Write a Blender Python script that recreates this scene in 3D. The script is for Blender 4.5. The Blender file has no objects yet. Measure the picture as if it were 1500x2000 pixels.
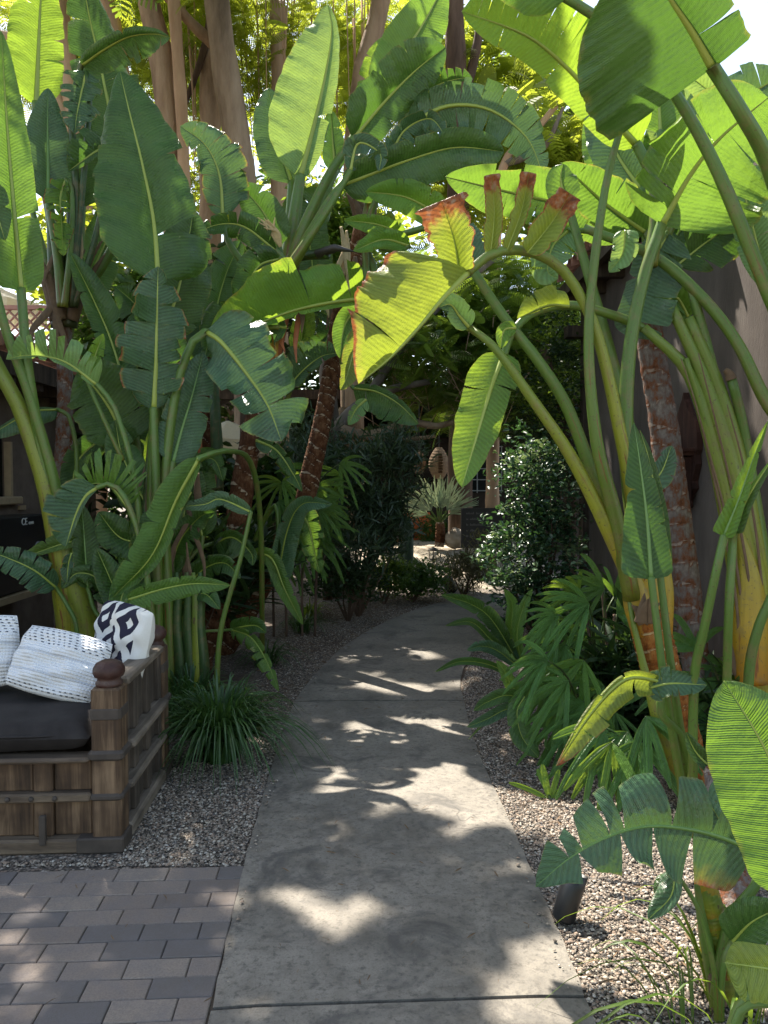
import bpy, math, random
import numpy as np
from mathutils import Vector, Matrix
R = math.radians
SC = bpy.context.scene
COL = SC.collection
rnd = random.Random(7)
nprng = np.random.default_rng(11)

# ---------------------------------------------------------------- camera
F, CX, CY, HOR, CAMZ = 1500.0, 750.0, 1000.0, 940.0, 1.6
PITCH = math.atan((CY - HOR) / F)
cam = bpy.data.cameras.new('camera'); camo = bpy.data.objects.new('camera', cam); COL.objects.link(camo)
camo.location = (0, 0, CAMZ); camo.rotation_euler = (math.pi / 2 - PITCH, 0, 0)
cam.sensor_fit = 'VERTICAL'; cam.sensor_height = 24.0; cam.lens = F / 2000 * 24.0
cam.clip_start = 0.05; cam.clip_end = 600
SC.camera = camo
# ---------------------------------------------------------------- sky, sun, exposure
SUN_EL, SUN_AZ = R(58), R(-30)          # azimuth measured from +Y towards +X
world = bpy.data.worlds.new('World'); SC.world = world; world.use_nodes = True
wn = world.node_tree; bg = wn.nodes['Background']
sky = wn.nodes.new('ShaderNodeTexSky'); sky.sky_type = 'NISHITA'; sky.sun_disc = False
sky.sun_elevation = SUN_EL; sky.sun_rotation = SUN_AZ; sky.air_density = 1.0; sky.dust_density = 1.0; sky.ozone_density = 2.0
tint = wn.nodes.new('ShaderNodeMix'); tint.data_type = 'RGBA'; tint.blend_type = 'MULTIPLY'; tint.inputs[0].default_value = 1.0; tint.inputs[7].default_value = (1.14, .98, .80, 1)
wn.links.new(sky.outputs[0], tint.inputs[6]); wn.links.new(tint.outputs[2], bg.inputs[0]); bg.inputs[1].default_value = 0.128
sd = Vector((math.sin(SUN_AZ) * math.cos(SUN_EL), math.cos(SUN_AZ) * math.cos(SUN_EL), math.sin(SUN_EL)))
sl = bpy.data.lights.new('sun', 'SUN'); sl.energy = 4.4; sl.angle = R(0.5); sl.color = (1, .93, .82)
so = bpy.data.objects.new('sun', sl); COL.objects.link(so); so.rotation_euler = sd.to_track_quat('Z', 'Y').to_euler()
SC.view_settings.view_transform = 'Standard'; SC.view_settings.look = 'None'
SC.view_settings.exposure = 1.82; SC.view_settings.gamma = 1.0
SC.cycles.use_denoising = True; SC.cycles.max_bounces = 7; SC.cycles.diffuse_bounces = 4
SC.cycles.transmission_bounces = 4; SC.cycles.glossy_bounces = 3; SC.cycles.transparent_max_bounces = 8
SC.cycles.sample_clamp_indirect = 6.0

cp, sp_ = math.cos(PITCH), math.sin(PITCH)
def W(px, py, d):                       # photo pixel + distance -> world point
    x = (px - CX) / F * d; y = (CY - py) / F * d
    return Vector((x, d * cp + y * sp_, CAMZ - d * sp_ + y * cp))
def G(px, py, z=0.0):                   # photo pixel -> point on the ground
    v = W(px, py, 1) - Vector((0, 0, CAMZ)); t = (z - CAMZ) / v.z
    return Vector((v.x * t, v.y * t, z))
CAM = Vector((0, 0, CAMZ))

# ---------------------------------------------------------------- object helpers
def tag(o, label=None, cat=None, group=None, kind=None):
    if label: o['label'] = label
    if cat: o['category'] = cat
    if group: o['group'] = group
    if kind: o['kind'] = kind
    return o
def thing(name, loc, label, cat, group=None):
    o = bpy.data.objects.new(name, None); COL.objects.link(o); o.location = loc; o.empty_display_size = .1
    return tag(o, label, cat, group)
def link(name, me, mat, parent=None, smooth=True):
    o = bpy.data.objects.new(name, me); COL.objects.link(o)
    if mat is not None: me.materials.append(mat)
    if parent is not None:
        o.parent = parent; o.matrix_parent_inverse = parent_inv(parent)
    if smooth: me.polygons.foreach_set('use_smooth', [True] * len(me.polygons))
    return o
def wloc(o):
    m = Matrix.LocRotScale(o.location, o.rotation_euler, o.scale)
    return (wloc(o.parent) @ o.matrix_parent_inverse @ m) if o.parent else m
def parent_inv(p): return wloc(p).inverted()
class MB:
    def __init__(s): s.v = []; s.f = []; s.uv = []; s.a = []
    def add(s, vs, fs, uvs=None, att=None):
        b = len(s.v); s.v += [tuple(v) for v in vs]; s.f += [tuple(b + i for i in f) for f in fs]
        s.uv += (uvs if uvs else [(0, 0)] * len(vs)); s.a += (att if att else [0.0] * len(vs))
        return s
    def box(s, c, size, rz=0, M=None, bev=0):
        sx, sy, sz = [q / 2 for q in size]
        if bev > 0:
            b = min(bev, sx * .8, sy * .8, sz * .8); vs = []; 
            for z, k in ((-sz, b), (-sz + b, 0), (sz - b, 0), (sz, b)):
                x, y = sx - k, sy - k
                vs += [(-x + b, -y, z), (x - b, -y, z), (x, -y + b, z), (x, y - b, z), (x - b, y, z), (-x + b, y, z), (-x, y - b, z), (-x, -y + b, z)]
            fs = [tuple(range(7, -1, -1)), tuple(range(24, 32))]
            for l in range(3):
                for i in range(8): fs.append((l * 8 + i, l * 8 + (i + 1) % 8, l * 8 + 8 + (i + 1) % 8, l * 8 + 8 + i))
        else:
            vs = [(x, y, z) for z in (-sz, sz) for x, y in ((-sx, -sy), (sx, -sy), (sx, sy), (-sx, sy))]
            fs = [(3, 2, 1, 0), (4, 5, 6, 7), (0, 1, 5, 4), (1, 2, 6, 5), (2, 3, 7, 6), (3, 0, 4, 7)]
        m = Matrix.Translation(Vector(c)) @ Matrix.Rotation(rz, 4, 'Z')
        if M is not None: m = M @ m
        return s.add([m @ Vector(v) for v in vs], fs)
    def tube(s, pts, rad, n=8, caps=True, groove=0, flat=None):
        pts = [Vector(p) for p in pts]; k = len(pts); vs = []; fs = []; uv = []; at = []
        t0 = (pts[1] - pts[0]).normalized(); up = Vector((1, 0, 0)) if abs(t0.x) < .8 else Vector((0, 1, 0))
        nrm = (up - t0 * up.dot(t0)).normalized(); L = 0
        for i, p in enumerate(pts):
            t = (pts[min(i + 1, k - 1)] - pts[max(i - 1, 0)])
            t = t.normalized() if t.length > 1e-9 else t0
            nrm = (nrm - t * nrm.dot(t)).normalized(); b = t.cross(nrm)
            if i: L += (p - pts[i - 1]).length
            r = rad[i] if hasattr(rad, '__len__') else rad
            for j in range(n + 1):
                a = 2 * math.pi * j / n
                rq = r * (1 - groove * max(0, math.cos(a - 1.2)) ** 5) if groove else r; vs.append(p + nrm * math.cos(a) * rq + b * math.sin(a) * rq * (flat or 1)); uv.append((L, j / n)); at.append(i / (k - 1))
        for i in range(k - 1):
            for j in range(n): fs.append((i * (n + 1) + j, i * (n + 1) + j + 1, (i + 1) * (n + 1) + j + 1, (i + 1) * (n + 1) + j))
        if caps:
            fs.append(tuple(range(n - 1, -1, -1))); fs.append(tuple((k - 1) * (n + 1) + j for j in range(n)))
        return s.add(vs, fs, uv, at)
    def lathe(s, prof, n=20, M=None):
        vs = []; fs = []
        for r, z in prof:
            for j in range(n):
                a = 2 * math.pi * j / n; v = Vector((r * math.cos(a), r * math.sin(a), z)); vs.append(M @ v if M is not None else v)
        for i in range(len(prof) - 1):
            for j in range(n): fs.append((i * n + j, i * n + (j + 1) % n, (i + 1) * n + (j + 1) % n, (i + 1) * n + j))
        fs.append(tuple(range(n - 1, -1, -1))); fs.append(tuple((len(prof) - 1) * n + j for j in range(n)))
        return s.add(vs, fs)
    def prism(s, poly, y0, y1, M=None):   # polygon in xz extruded along y
        n = len(poly); vs = [Vector((x, y0, z)) for x, z in poly] + [Vector((x, y1, z)) for x, z in poly]
        if M is not None: vs = [M @ v for v in vs]
        fs = [tuple(range(n)), tuple(range(2 * n - 1, n - 1, -1))] + [(i, n + i, n + (i + 1) % n, (i + 1) % n) for i in range(n)]
        return s.add(vs, fs)
    def mesh(s, name):
        me = bpy.data.meshes.new(name); me.from_pydata(s.v, [], s.f)
        uvl = me.uv_layers.new(name='uv'); li = np.zeros(len(me.loops), dtype=np.int32); me.loops.foreach_get('vertex_index', li)
        uvl.data.foreach_set('uv', np.array(s.uv, dtype=np.float32)[li].ravel())
        at = me.attributes.new('wear', 'FLOAT', 'POINT'); at.data.foreach_set('value', np.array(s.a, dtype=np.float32))
        return me
    def build(s, name, mat, parent=None, smooth=False): return link(name, s.mesh(name), mat, parent, smooth)
def bigmesh(name, V, Fq, uv=None):        # numpy quads/tris
    me = bpy.data.meshes.new(name); nv = len(V); nf, k = Fq.shape
    me.vertices.add(nv); me.vertices.foreach_set('co', V.astype(np.float32).ravel())
    me.loops.add(nf * k); me.loops.foreach_set('vertex_index', Fq.astype(np.int32).ravel())
    me.polygons.add(nf); me.polygons.foreach_set('loop_start', np.arange(0, nf * k, k, dtype=np.int32))
    if uv is not None:
        l = me.uv_layers.new(name='uv'); l.data.foreach_set('uv', uv[Fq.ravel()].astype(np.float32).ravel())
    me.update(calc_edges=True); me.validate()
    return me
def spline(pts, n):
    P = np.array([tuple(p) for p in pts], dtype=float)
    if len(P) == 2: return P[0] + (P[1] - P[0]) * np.linspace(0, 1, n)[:, None]
    seg = np.linalg.norm(np.diff(P, axis=0), axis=1) ** .5 + 1e-6; kt = np.concatenate([[0], np.cumsum(seg)])
    T = np.zeros_like(P)
    for i in range(len(P)):
        a, b = max(i - 1, 0), min(i + 1, len(P) - 1); T[i] = (P[b] - P[a]) / (kt[b] - kt[a])
    ts = np.linspace(0, kt[-1], 240); out = []
    for t in ts:
        i = min(max(np.searchsorted(kt, t, side='right') - 1, 0), len(P) - 2); h = kt[i + 1] - kt[i]; u = (t - kt[i]) / h
        out.append((2*u**3-3*u*u+1)*P[i] + (u**3-2*u*u+u)*h*T[i] + (-2*u**3+3*u*u)*P[i+1] + (u**3-u*u)*h*T[i+1])
    out = np.array(out); l = np.concatenate([[0], np.cumsum(np.linalg.norm(np.diff(out, axis=0), axis=1))])
    tt = np.linspace(0, l[-1], n)
    return np.stack([np.interp(tt, l, out[:, k]) for k in range(3)], 1)

# ---------------------------------------------------------------- materials
def newmat(name):
    m = bpy.data.materials.new(name); m.use_nodes = True; nt = m.node_tree
    return m, nt, nt.nodes['Principled BSDF'], nt.nodes['Material Output']
class N:
    def __init__(s, nt): s.nt = nt
    def n(s, typ, **kw):
        nd = s.nt.nodes.new('ShaderNode' + typ)
        for k, v in kw.items():
            if k.startswith('i_'):
                key = k[2:]; key = int(key) if key.isdigit() else key.replace('_', ' ')
                nd.inputs[key].default_value = v
            else: setattr(nd, k, v)
        return nd
    def l(s, a, b): s.nt.links.new(a, b)
    def noise(s, vec, scale, detail=4, rough=.55, dist=0):
        nd = s.n('TexNoise'); nd.inputs['Scale'].default_value = scale; nd.inputs['Detail'].default_value = detail
        nd.inputs['Roughness'].default_value = rough; nd.inputs['Distortion'].default_value = dist
        if vec is not None: s.l(vec, nd.inputs['Vector'])
        return nd.outputs['Fac']
    def ramp(s, fac, stops, interp='LINEAR'):
        nd = s.n('ValToRGB'); cr = nd.color_ramp; cr.interpolation = interp
        while len(cr.elements) < len(stops): cr.elements.new(.5)
        for e, (p, c) in zip(cr.elements, stops):
            e.position = p; e.color = (*c, 1) if len(c) == 3 else c
        s.l(fac, nd.inputs[0]); return nd.outputs[0]
    def mix(s, fac, a, b, blend='MIX'):
        nd = s.n('Mix', data_type='RGBA', blend_type=blend)
        for sock, v in ((nd.inputs[0], fac), (nd.inputs[6], a), (nd.inputs[7], b)):
            if isinstance(v, (int, float)): sock.default_value = v
            elif isinstance(v, tuple): sock.default_value = (*v, 1) if len(v) == 3 else v
            else: s.l(v, sock)
        return nd.outputs[2]
    def math(s, op, a, b=0.0, c=None):
        nd = s.n('Math', operation=op)
        for i, v in enumerate((a, b) if c is None else (a, b, c)):
            if isinstance(v, (int, float)): nd.inputs[i].default_value = v
            else: s.l(v, nd.inputs[i])
        return nd.outputs[0]
    def mapping(s, vec, scale=(1, 1, 1), rot=(0, 0, 0), loc=(0, 0, 0)):
        nd = s.n('Mapping'); nd.inputs['Scale'].default_value = scale; nd.inputs['Rotation'].default_value = rot; nd.inputs['Location'].default_value = loc
        s.l(vec, nd.inputs[0]); return nd.outputs[0]
    def bump(s, h, strength, dist=.01, prev=None):
        nd = s.n('Bump'); nd.inputs['Strength'].default_value = strength; nd.inputs['Distance'].default_value = dist
        s.l(h, nd.inputs['Height'])
        if prev is not None: s.l(prev, nd.inputs['Normal'])
        return nd.outputs[0]
    def obj(s): return s.n('TexCoord').outputs['Object']
    def uv(s): return s.n('UVMap', uv_map='uv').outputs[0]
    def wear(s): return s.n('Attribute', attribute_name='wear').outputs['Fac']
    def pos(s): return s.n('NewGeometry').outputs['Position']

def leafmat(name, c0, c1, tr, mixf=.38, rough=.42, vein=270.0, under=None, stripe=.8):
    m, nt, p, out = newmat(name); k = N(nt); uv = k.uv()
    sx = k.n('SeparateXYZ'); k.l(uv, sx.inputs[0]); av = k.math('ABSOLUTE', sx.outputs[1])
    lon = k.math('SUBTRACT', sx.outputs[0], k.math('MULTIPLY', av, .05))
    ph = k.math('ADD', k.math('MULTIPLY', lon, vein), k.math('MULTIPLY', k.noise(k.mapping(uv, (7, .5, 1)), 1, 2), 5.0))
    w = k.math('MULTIPLY_ADD', k.math('SINE', ph), .5, .5)
    w2 = k.math('MULTIPLY_ADD', k.math('SINE', k.math('MULTIPLY', ph, 3.7)), .5, .5)
    st = k.math('ADD', k.math('MULTIPLY', w, .6), k.math('MULTIPLY', w2, .4)); st = k.math('MULTIPLY', st, k.ramp(k.noise(k.pos(), 5.5, 3), [(.25, (.4,) * 3), (.6, (1,) * 3)]))
    ns = k.noise(k.pos(), 4.5, 4, .6); col = k.mix(k.ramp(ns, [(.36, (0, 0, 0)), (.62, (1, 1, 1))]), tuple(q * .75 for q in c0), tuple(q * 1.15 for q in c1))
    rn = k.n('ObjectInfo').outputs['Random']
    hs = k.n('HueSaturation'); k.l(col, hs.inputs['Color']); k.l(k.math('MULTIPLY_ADD', rn, .03, .485), hs.inputs['Hue']); k.l(k.math('MULTIPLY_ADD', rn, .4, .8), hs.inputs['Value'])
    col = k.mix(k.math('MULTIPLY', st, stripe), hs.outputs[0], tuple(min(1, q * 2.3 + .004) for q in c1))
    # pale mid-vein, small specks, brown worn parts
    col = k.mix(k.ramp(av, [(.0, (.75,) * 3), (.05, (0,) * 3)]), col, tuple(min(1, q * 2.4 + .02) for q in c1))
    spk = k.ramp(k.noise(k.pos(), 55, 2), [(.70, (0,) * 3), (.76, (.55,) * 3)])
    col = k.mix(spk, col, (.16, .12, .045))
    wr = k.wear(); wn_ = k.math('ADD', wr, k.math('MULTIPLY', k.math('SUBTRACT', k.noise(k.pos(), 12, 6, .7), .5), .9))
    burn = k.ramp(wn_, [(.42, (0,) * 3), (.56, (1,) * 3)]); yel = k.ramp(wn_, [(.18, (0,) * 3), (.5, (.8,) * 3)])
    bcol = k.ramp(k.noise(k.pos(), 30, 3), [(.35, (.10, .028, .012)), (.5, (.34, .095, .02)), (.68, (.42, .31, .2))])
    tcol = k.mix(yel, k.mix(k.math('MULTIPLY', st, .5), tr, tuple(q * .55 for q in tr)), (.48, .42, .07))
    col = k.mix(yel, col, (.25, .22, .04)); col = k.mix(burn, col, bcol); tcol = k.mix(burn, tcol, (.3, .1, .03))
    if under:
        bf = k.n('NewGeometry').outputs['Backfacing']; col = k.mix(k.math('MULTIPLY', bf, .75), col, under)
    k.l(col, p.inputs['Base Color']); p.inputs['Specular IOR Level'].default_value = .5
    k.l(k.math('MULTIPLY_ADD', k.noise(k.pos(), 14, 3), .3, rough - .18), p.inputs['Roughness'])
    bmp = k.bump(st, .6, .006); bmp = k.bump(k.noise(k.pos(), 11, 4, .6), .6, .03, bmp); k.l(bmp, p.inputs['Normal'])
    tn = k.n('BsdfTranslucent'); k.l(tcol, tn.inputs['Color']); k.l(bmp, tn.inputs['Normal'])
    mx = k.n('MixShader'); mx.inputs[0].default_value = mixf; k.l(p.outputs[0], mx.inputs[1]); k.l(tn.outputs[0], mx.inputs[2]); k.l(mx.outputs[0], out.inputs[0])
    return m
def folmat(name, c0, c1, tr, mixf=.4, rough=.45, scale=2.0):
    m, nt, p, out = newmat(name); k = N(nt)
    n = k.noise(k.pos(), scale, 4); n2 = k.noise(k.pos(), 40, 1)
    f = k.math('ADD', k.math('MULTIPLY', n, .6), k.math('MULTIPLY', n2, .4))
    col = k.ramp(f, [(.34, c0), (.64, c1)]); k.l(col, p.inputs['Base Color']); p.inputs['Roughness'].default_value = rough
    tn = k.n('BsdfTranslucent'); tc = k.mix(n2, tuple(q * .7 for q in tr), tr); k.l(tc, tn.inputs['Color'])
    mx = k.n('MixShader'); mx.inputs[0].default_value = mixf; k.l(p.outputs[0], mx.inputs[1]); k.l(tn.outputs[0], mx.inputs[2]); k.l(mx.outputs[0], out.inputs[0])
    return m
def noisemat(name, stops, scale=6, rough=.8, bump=.3, bdist=.01, stretch=(1, 1, 1), detail=6, spec=.3, bscale=None):
    m, nt, p, out = newmat(name); k = N(nt); v = k.mapping(k.obj(), stretch)
    n = k.noise(v, scale, detail, .6); k.l(k.ramp(n, stops), p.inputs['Base Color']); p.inputs['Roughness'].default_value = rough
    p.inputs['Specular IOR Level'].default_value = spec
    b = k.noise(v, bscale or scale * 4, 5, .65); k.l(k.bump(b, bump, bdist), p.inputs['Normal']); return m
def trunkmat(name, stops, ring=(.36, .27, .18), freq=60.0, ringw=.14):
    m, nt, p, out = newmat(name); k = N(nt); uv = k.uv()
    sx = k.n('SeparateXYZ'); k.l(uv, sx.inputs[0]); pz = k.pos()
    fr = k.wear()
    patch = k.noise(k.mapping(pz, (26, 26, 15)), 1, 8, .7); base = k.ramp(k.math('ADD', k.math('MULTIPLY', patch, .82), k.math('MULTIPLY', fr, .18)), stops)
    rr = k.ramp(fr, [(0, (1,) * 3), (ringw, (.7,) * 3), (ringw + .05, (0,) * 3), (.93, (0,) * 3), (1, (1,) * 3)])
    rr = k.math('MULTIPLY', rr, k.ramp(k.noise(pz, 30, 3), [(.38, (0,) * 3), (.55, (1,) * 3)]))
    k.l(k.mix(rr, base, ring), p.inputs['Base Color']); p.inputs['Roughness'].default_value = .95; p.inputs['Specular IOR Level'].default_value = .1
    fib = k.noise(k.mapping(pz, (60, 60, 9)), 1.2, 4)
    b = k.bump(rr, .2, .005); b = k.bump(fib, 1.0, .012, b); b = k.bump(patch, .4, .008, b); k.l(b, p.inputs['Normal']); return m
def stalkmat(name, base, mid, tip, edge=(.2, .06, .02)):
    m, nt, p, out = newmat(name); k = N(nt); uv = k.uv(); wr = k.wear()
    col = k.ramp(wr, [(0, base), (.3, mid), (.85, tip)])
    sx = k.n('SeparateXYZ'); k.l(uv, sx.inputs[0])
    st = k.noise(k.mapping(uv, (2.5, 26, 1)), 1.0, 3); col = k.mix(k.math('MULTIPLY', st, .75), col, tuple(q * .35 for q in mid)); col = k.mix(k.ramp(k.noise(k.pos(), 13, 4, .65), [(.5, (0,) * 3), (.68, (.55,) * 3)]), col, (.20, .15, .06))
    e = k.ramp(k.noise(k.mapping(uv, (3, 16, 1), loc=(3, 1, 0)), 1.0, 3), [(.60, (0,) * 3), (.66, (1,) * 3)])
    e = k.math('MULTIPLY', e, k.ramp(wr, [(.25, (1,) * 3), (.6, (0,) * 3)])); col = k.mix(e, col, edge)
    spk = k.ramp(k.noise(k.pos(), 70, 2), [(.64, (0,) * 3), (.70, (.75,) * 3)]); col = k.mix(spk, col, (.10, .07, .03))
    k.l(col, p.inputs['Base Color']); p.inputs['Roughness'].default_value = .42
    tn = k.n('BsdfTranslucent'); k.l(col, tn.inputs['Color']); mx = k.n('MixShader'); mx.inputs[0].default_value = .15
    k.l(p.outputs[0], mx.inputs[1]); k.l(tn.outputs[0], mx.inputs[2]); k.l(mx.outputs[0], out.inputs[0])
    k.l(k.bump(st, .4, .004), p.inputs['Normal']); return m
def woodmat(name, c0, c1, c2, rough=.75, axis=(1, 1, .08), scale=22):
    m, nt, p, out = newmat(name); k = N(nt); o = k.obj(); v = k.mapping(o, axis)
    n = k.noise(v, scale, 6, .65, .6); big = k.noise(o, 5, 3); f = k.math('ADD', k.math('MULTIPLY', n, .6), k.math('MULTIPLY', big, .4))
    k.l(k.ramp(f, [(.33, c0), (.5, c1), (.68, c2)]), p.inputs['Base Color']); p.inputs['Roughness'].default_value = rough; p.inputs['Specular IOR Level'].default_value = .3
    k.l(k.bump(n, .7, .006), p.inputs['Normal']); return m
def plain(name, c, rough=.6, metal=0, var=.25, scale=20):
    m, nt, p, out = newmat(name); k = N(nt); n = k.noise(k.obj(), scale, 4)
    k.l(k.mix(n, tuple(q * (1 - var) for q in c), tuple(min(1, q * (1 + var)) for q in c)), p.inputs['Base Color'])
    p.inputs['Roughness'].default_value = rough; p.inputs['Metallic'].default_value = metal
    k.l(k.bump(n, .15, .004), p.inputs['Normal']); return m
M = {}
M['dark'] = leafmat('leaf_dark', (.016, .044, .009), (.040, .084, .016), (.12, .25, .03), .28, .35)  # dark tone; on some leaves their shade is put into this colour
M['mid'] = leafmat('leaf_mid', (.033, .078, .015), (.070, .138, .022), (.24, .42, .04), .38, .42)
M['bright'] = leafmat('leaf_bright', (.055, .135, .018), (.09, .19, .025), (.34, .50, .035), .45, .42)
M['yellow'] = leafmat('leaf_yellow', (.085, .135, .02), (.15, .19, .028), (.37, .45, .035), .42, .45)
M['blue'] = leafmat('leaf_blue', (.022, .058, .025), (.046, .096, .042), (.13, .24, .05), .24, .34)
M['pale'] = leafmat('leaf_pale', (.07, .15, .05), (.11, .21, .07), (.36, .5, .08), .35, .42)
M['stalk'] = stalkmat('stalk_green', (.2, .2, .02), (.14, .235, .03), (.13, .24, .045))
M['stalk_y'] = stalkmat('stalk_yellow', (.50, .26, .015), (.37, .38, .03), (.15, .26, .04))
M['stalk_o'] = stalkmat('stalk_orange', (.55, .20, .012), (.58, .36, .02), (.34, .33, .03))
M['stalk_d'] = stalkmat('stalk_dark', (.05, .07, .02), (.05, .10, .025), (.07, .14, .03))
M['rib'] = plain('midrib', (.26, .32, .05), .4, 0, .2, 8)
M['rib_g'] = plain('midrib_green', (.12, .22, .05), .4, 0, .2, 8)
M['tr_rust'] = trunkmat('trunk_rust', [(.3, (.035, .016, .01)), (.5, (.105, .045, .022)), (.68, (.2, .11, .06)), (.8, (.3, .22, .14))], (.5, .4, .29))
M['tr_grey'] = trunkmat('trunk_grey', [(.28, (.035, .022, .016)), (.42, (.17, .065, .03)), (.54, (.16, .13, .115)), (.75, (.29, .25, .21))], (.36, .3, .25), 62)
M['tr_orange'] = trunkmat('trunk_orange', [(.3, (.06, .02, .01)), (.48, (.26, .085, .02)), (.62, (.34, .15, .04)), (.78, (.4, .27, .12))], (.5, .38, .2), 70)
M['dry'] = plain('dry_sheath', (.13, .082, .045), .9, 0, .5, 30)
M['rust'] = plain('rust_sheath', (.30, .085, .02), .6, 0, .5, 25)
M['straw'] = plain('straw', (.45, .34, .18), .8, 0, .4, 30)
# ---------------------------------------------------------------- giant bird-of-paradise leaves
def smooth01(x): x = np.clip(x, 0, 1); return x * x * (3 - 2 * x)
def profile(t, tb=.2, ts=.35, pw=2.2, b0=.12):
    b = np.clip(t / tb, 0, 1); b = b0 + (1 - b0) * np.sqrt(b * (2 - b)); e = np.clip((t - ts) / (1 - ts), 0, 1)
    return b * np.clip(1 - e ** pw, 0, 1) ** .68
LEAFN = 0
def grounded(pts, d0):
    if pts[0][1] < 1220 or W(pts[0][0], pts[0][1], d0).z < .03: return pts
    x0, y0 = pts[0]; x1 = pts[1][0] if len(pts) > 1 else x0
    return [(x0 + (x0 - x1) * .2, HOR + F * (CAMZ + .05) / d0)] + list(pts)
def leaf(plant, rib, d, w, mat='mid', pet=None, fold=(18, 18), curl=(14, 14), tears=(0, 0), gap=.12, tcurl=22, burn=0.22, tipburn=0.0,
         tb=.2, ts=.35, pw=2.2, b0=.12, skew=.16, pr=(9, 5), pmat='stalk', ribm='rib', ripple=5, seed=None, tl=None, tr_=None, segburn=None, name='leaf', pd=None, tbs=.82, ragged=.06, dmid=None, vw=None):
    """rib: photo points base->tip; d: (base, tip) distances; w: half widths in photo pixels (left, right of travel)."""
    global LEAFN; LEAFN += 1
    rg = random.Random(seed if seed is not None else 1000 + LEAFN)
    if pet: pet = grounded(pet, (pd or d)[0] if not pd else pd[0])
    k = len(rib); ds = [d[0] + (d[1] - d[0]) * i / max(1, k - 1) for i in range(k)]
    if dmid is not None: ds = list(np.interp(np.linspace(0, 1, k), [0, .5, 1], [d[0], dmid, d[1]]))
    P = [W(x, y, q) for (x, y), q in zip(rib, ds)]
    NT = 61; C = spline(P, NT); L = np.linalg.norm(np.diff(C, axis=0), axis=1).sum()
    T = np.gradient(C, axis=0); T /= np.linalg.norm(T, axis=1)[:, None] + 1e-9
    V = C - np.array(CAM); V /= np.linalg.norm(V, axis=1)[:, None]; Lf = np.cross(-V, T); Lf /= np.linalg.norm(Lf, axis=1)[:, None] + 1e-9
    for _ in range(3): Lf[1:-1] = (Lf[:-2] + Lf[1:-1] + Lf[2:]) / 3
    Lf -= T * (Lf * T).sum(1)[:, None]; Lf /= np.linalg.norm(Lf, axis=1)[:, None] + 1e-9; Nn = np.cross(T, Lf)
    tg = np.linspace(0, 1, NT); dm = (d[0] + d[1]) / 2
    mb = MB(); NV = 8; vg = np.linspace(0, 1, NV)
    for side, sgn in ((0, 1), (1, -1)):
        wm = w[side] * dm / F; fo = fold[side]; wm = wm / max(.3, math.cos(R(min(72, abs(fo) + abs(curl[side]) * .4))))
        if wm <= 0: continue
        cuts = (tl, tr_)[side]
        if cuts is None:
            n = tears[side] + (tears[side] // 2); cuts = sorted(min(.93, max(.08, (i + 1 + rg.uniform(-.35, .35)) / (n + 1))) for i in range(n))
        cup = rg.uniform(8, 26); notch = False
        if (tl if side == 0 else tr_) is None and tears[side] <= 1 and wm > .05 and not vw:
            notch = True; n = rg.randint(0, 3); cuts = sorted(min(.95, max(.06, (i + 1 + rg.uniform(-.45, .45)) / (n + 1))) for i in range(n))
        bs = [0.0] + list(cuts) + [1.0]
        for si in range(len(bs) - 1):
            ta, tb_ = bs[si], bs[si + 1]; nr = max(5, int((tb_ - ta) * 52)); torn = len(bs) > 2
            ex = rg.uniform(-tcurl, tcurl) * (.35 if notch else 1) if torn else 0; lw = 1 + (rg.uniform(-.05, .03) if notch else rg.uniform(-.2, .08) if torn else 0)
            sb = segburn.get((side, si), 0) if segburn else 0; lift = rg.uniform(-.25, .25) if torn and not notch else 0
            s = np.linspace(0, 1, nr); t = ta + (tb_ - ta) * s; mid = (ta + tb_) / 2
            pos = np.zeros((nr, NV, 3)); jit = np.array([rg.uniform(-1, 1) for _ in range(nr + 4)]); jit = (jit[:-4] + jit[1:-3] + jit[2:-2] + jit[3:-1] * .5 + jit[4:] * .5) * .55 * ragged * (1 if torn or ragged > .1 else .5); roll = rg.choice((0, 0, 0, 1, -.7)) * rg.uniform(50, 150) if torn and tcurl > 12 and not notch else 0
            acc = np.zeros((nr, 3)); phs = rg.uniform(0, 6.28)
            for vi, v in enumerate(vg):
                g = (.16 * v ** 5 if notch else gap * v ** 1.3) if torn else 0.0
                gl = g if si > 0 else 0.0; gr = g if si < len(bs) - 2 else 0.0
                te = t + (mid - t) * np.where(s < .5, gl, gr); te = np.clip(te + skew * v * (wm / max(L, .01)) * profile(t, tb, ts, pw, b0) * (1 - te), 0, 1)
                fi = te * (NT - 1); i0 = np.clip(fi.astype(int), 0, NT - 2); fr = (fi - i0)[:, None]
                c = C[i0] * (1 - fr) + C[i0 + 1] * fr; lf = Lf[i0] * (1 - fr) + Lf[i0 + 1] * fr; nn = Nn[i0] * (1 - fr) + Nn[i0 + 1] * fr; tt = T[i0]
                ww = wm * (1 + (lw - 1) * (v ** 2 if notch else 1)) * profile(t, tb, ts, pw, b0) * (1 + jit * v)
                a = (fo + cup) * (1 - 1.7 * v) + fo * .35 + (curl[side] * .6 + ex) * v * 1.3 + roll * max(0, v - .45) ** 2 * 2.2 * (.4 + .6 * s) + ripple * v * np.sin(phs + t * L * 17) + v * (5 * np.sin(t * L * 9 + phs * 2) + 3.5 * np.sin(t * L * 31 + phs) + 2 * np.sin(t * L * 70))
                ar = np.radians(a)
                if vi: acc += (sgn * lf * np.cos(ar)[:, None] + nn * np.sin(ar)[:, None]) * (ww / (NV - 1))[:, None] + tt * (lift * ww / (NV - 1) * .35 * v)[:, None]
                pos[:, vi] = c + acc
            vs = pos.reshape(-1, 3); fs = []
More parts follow.
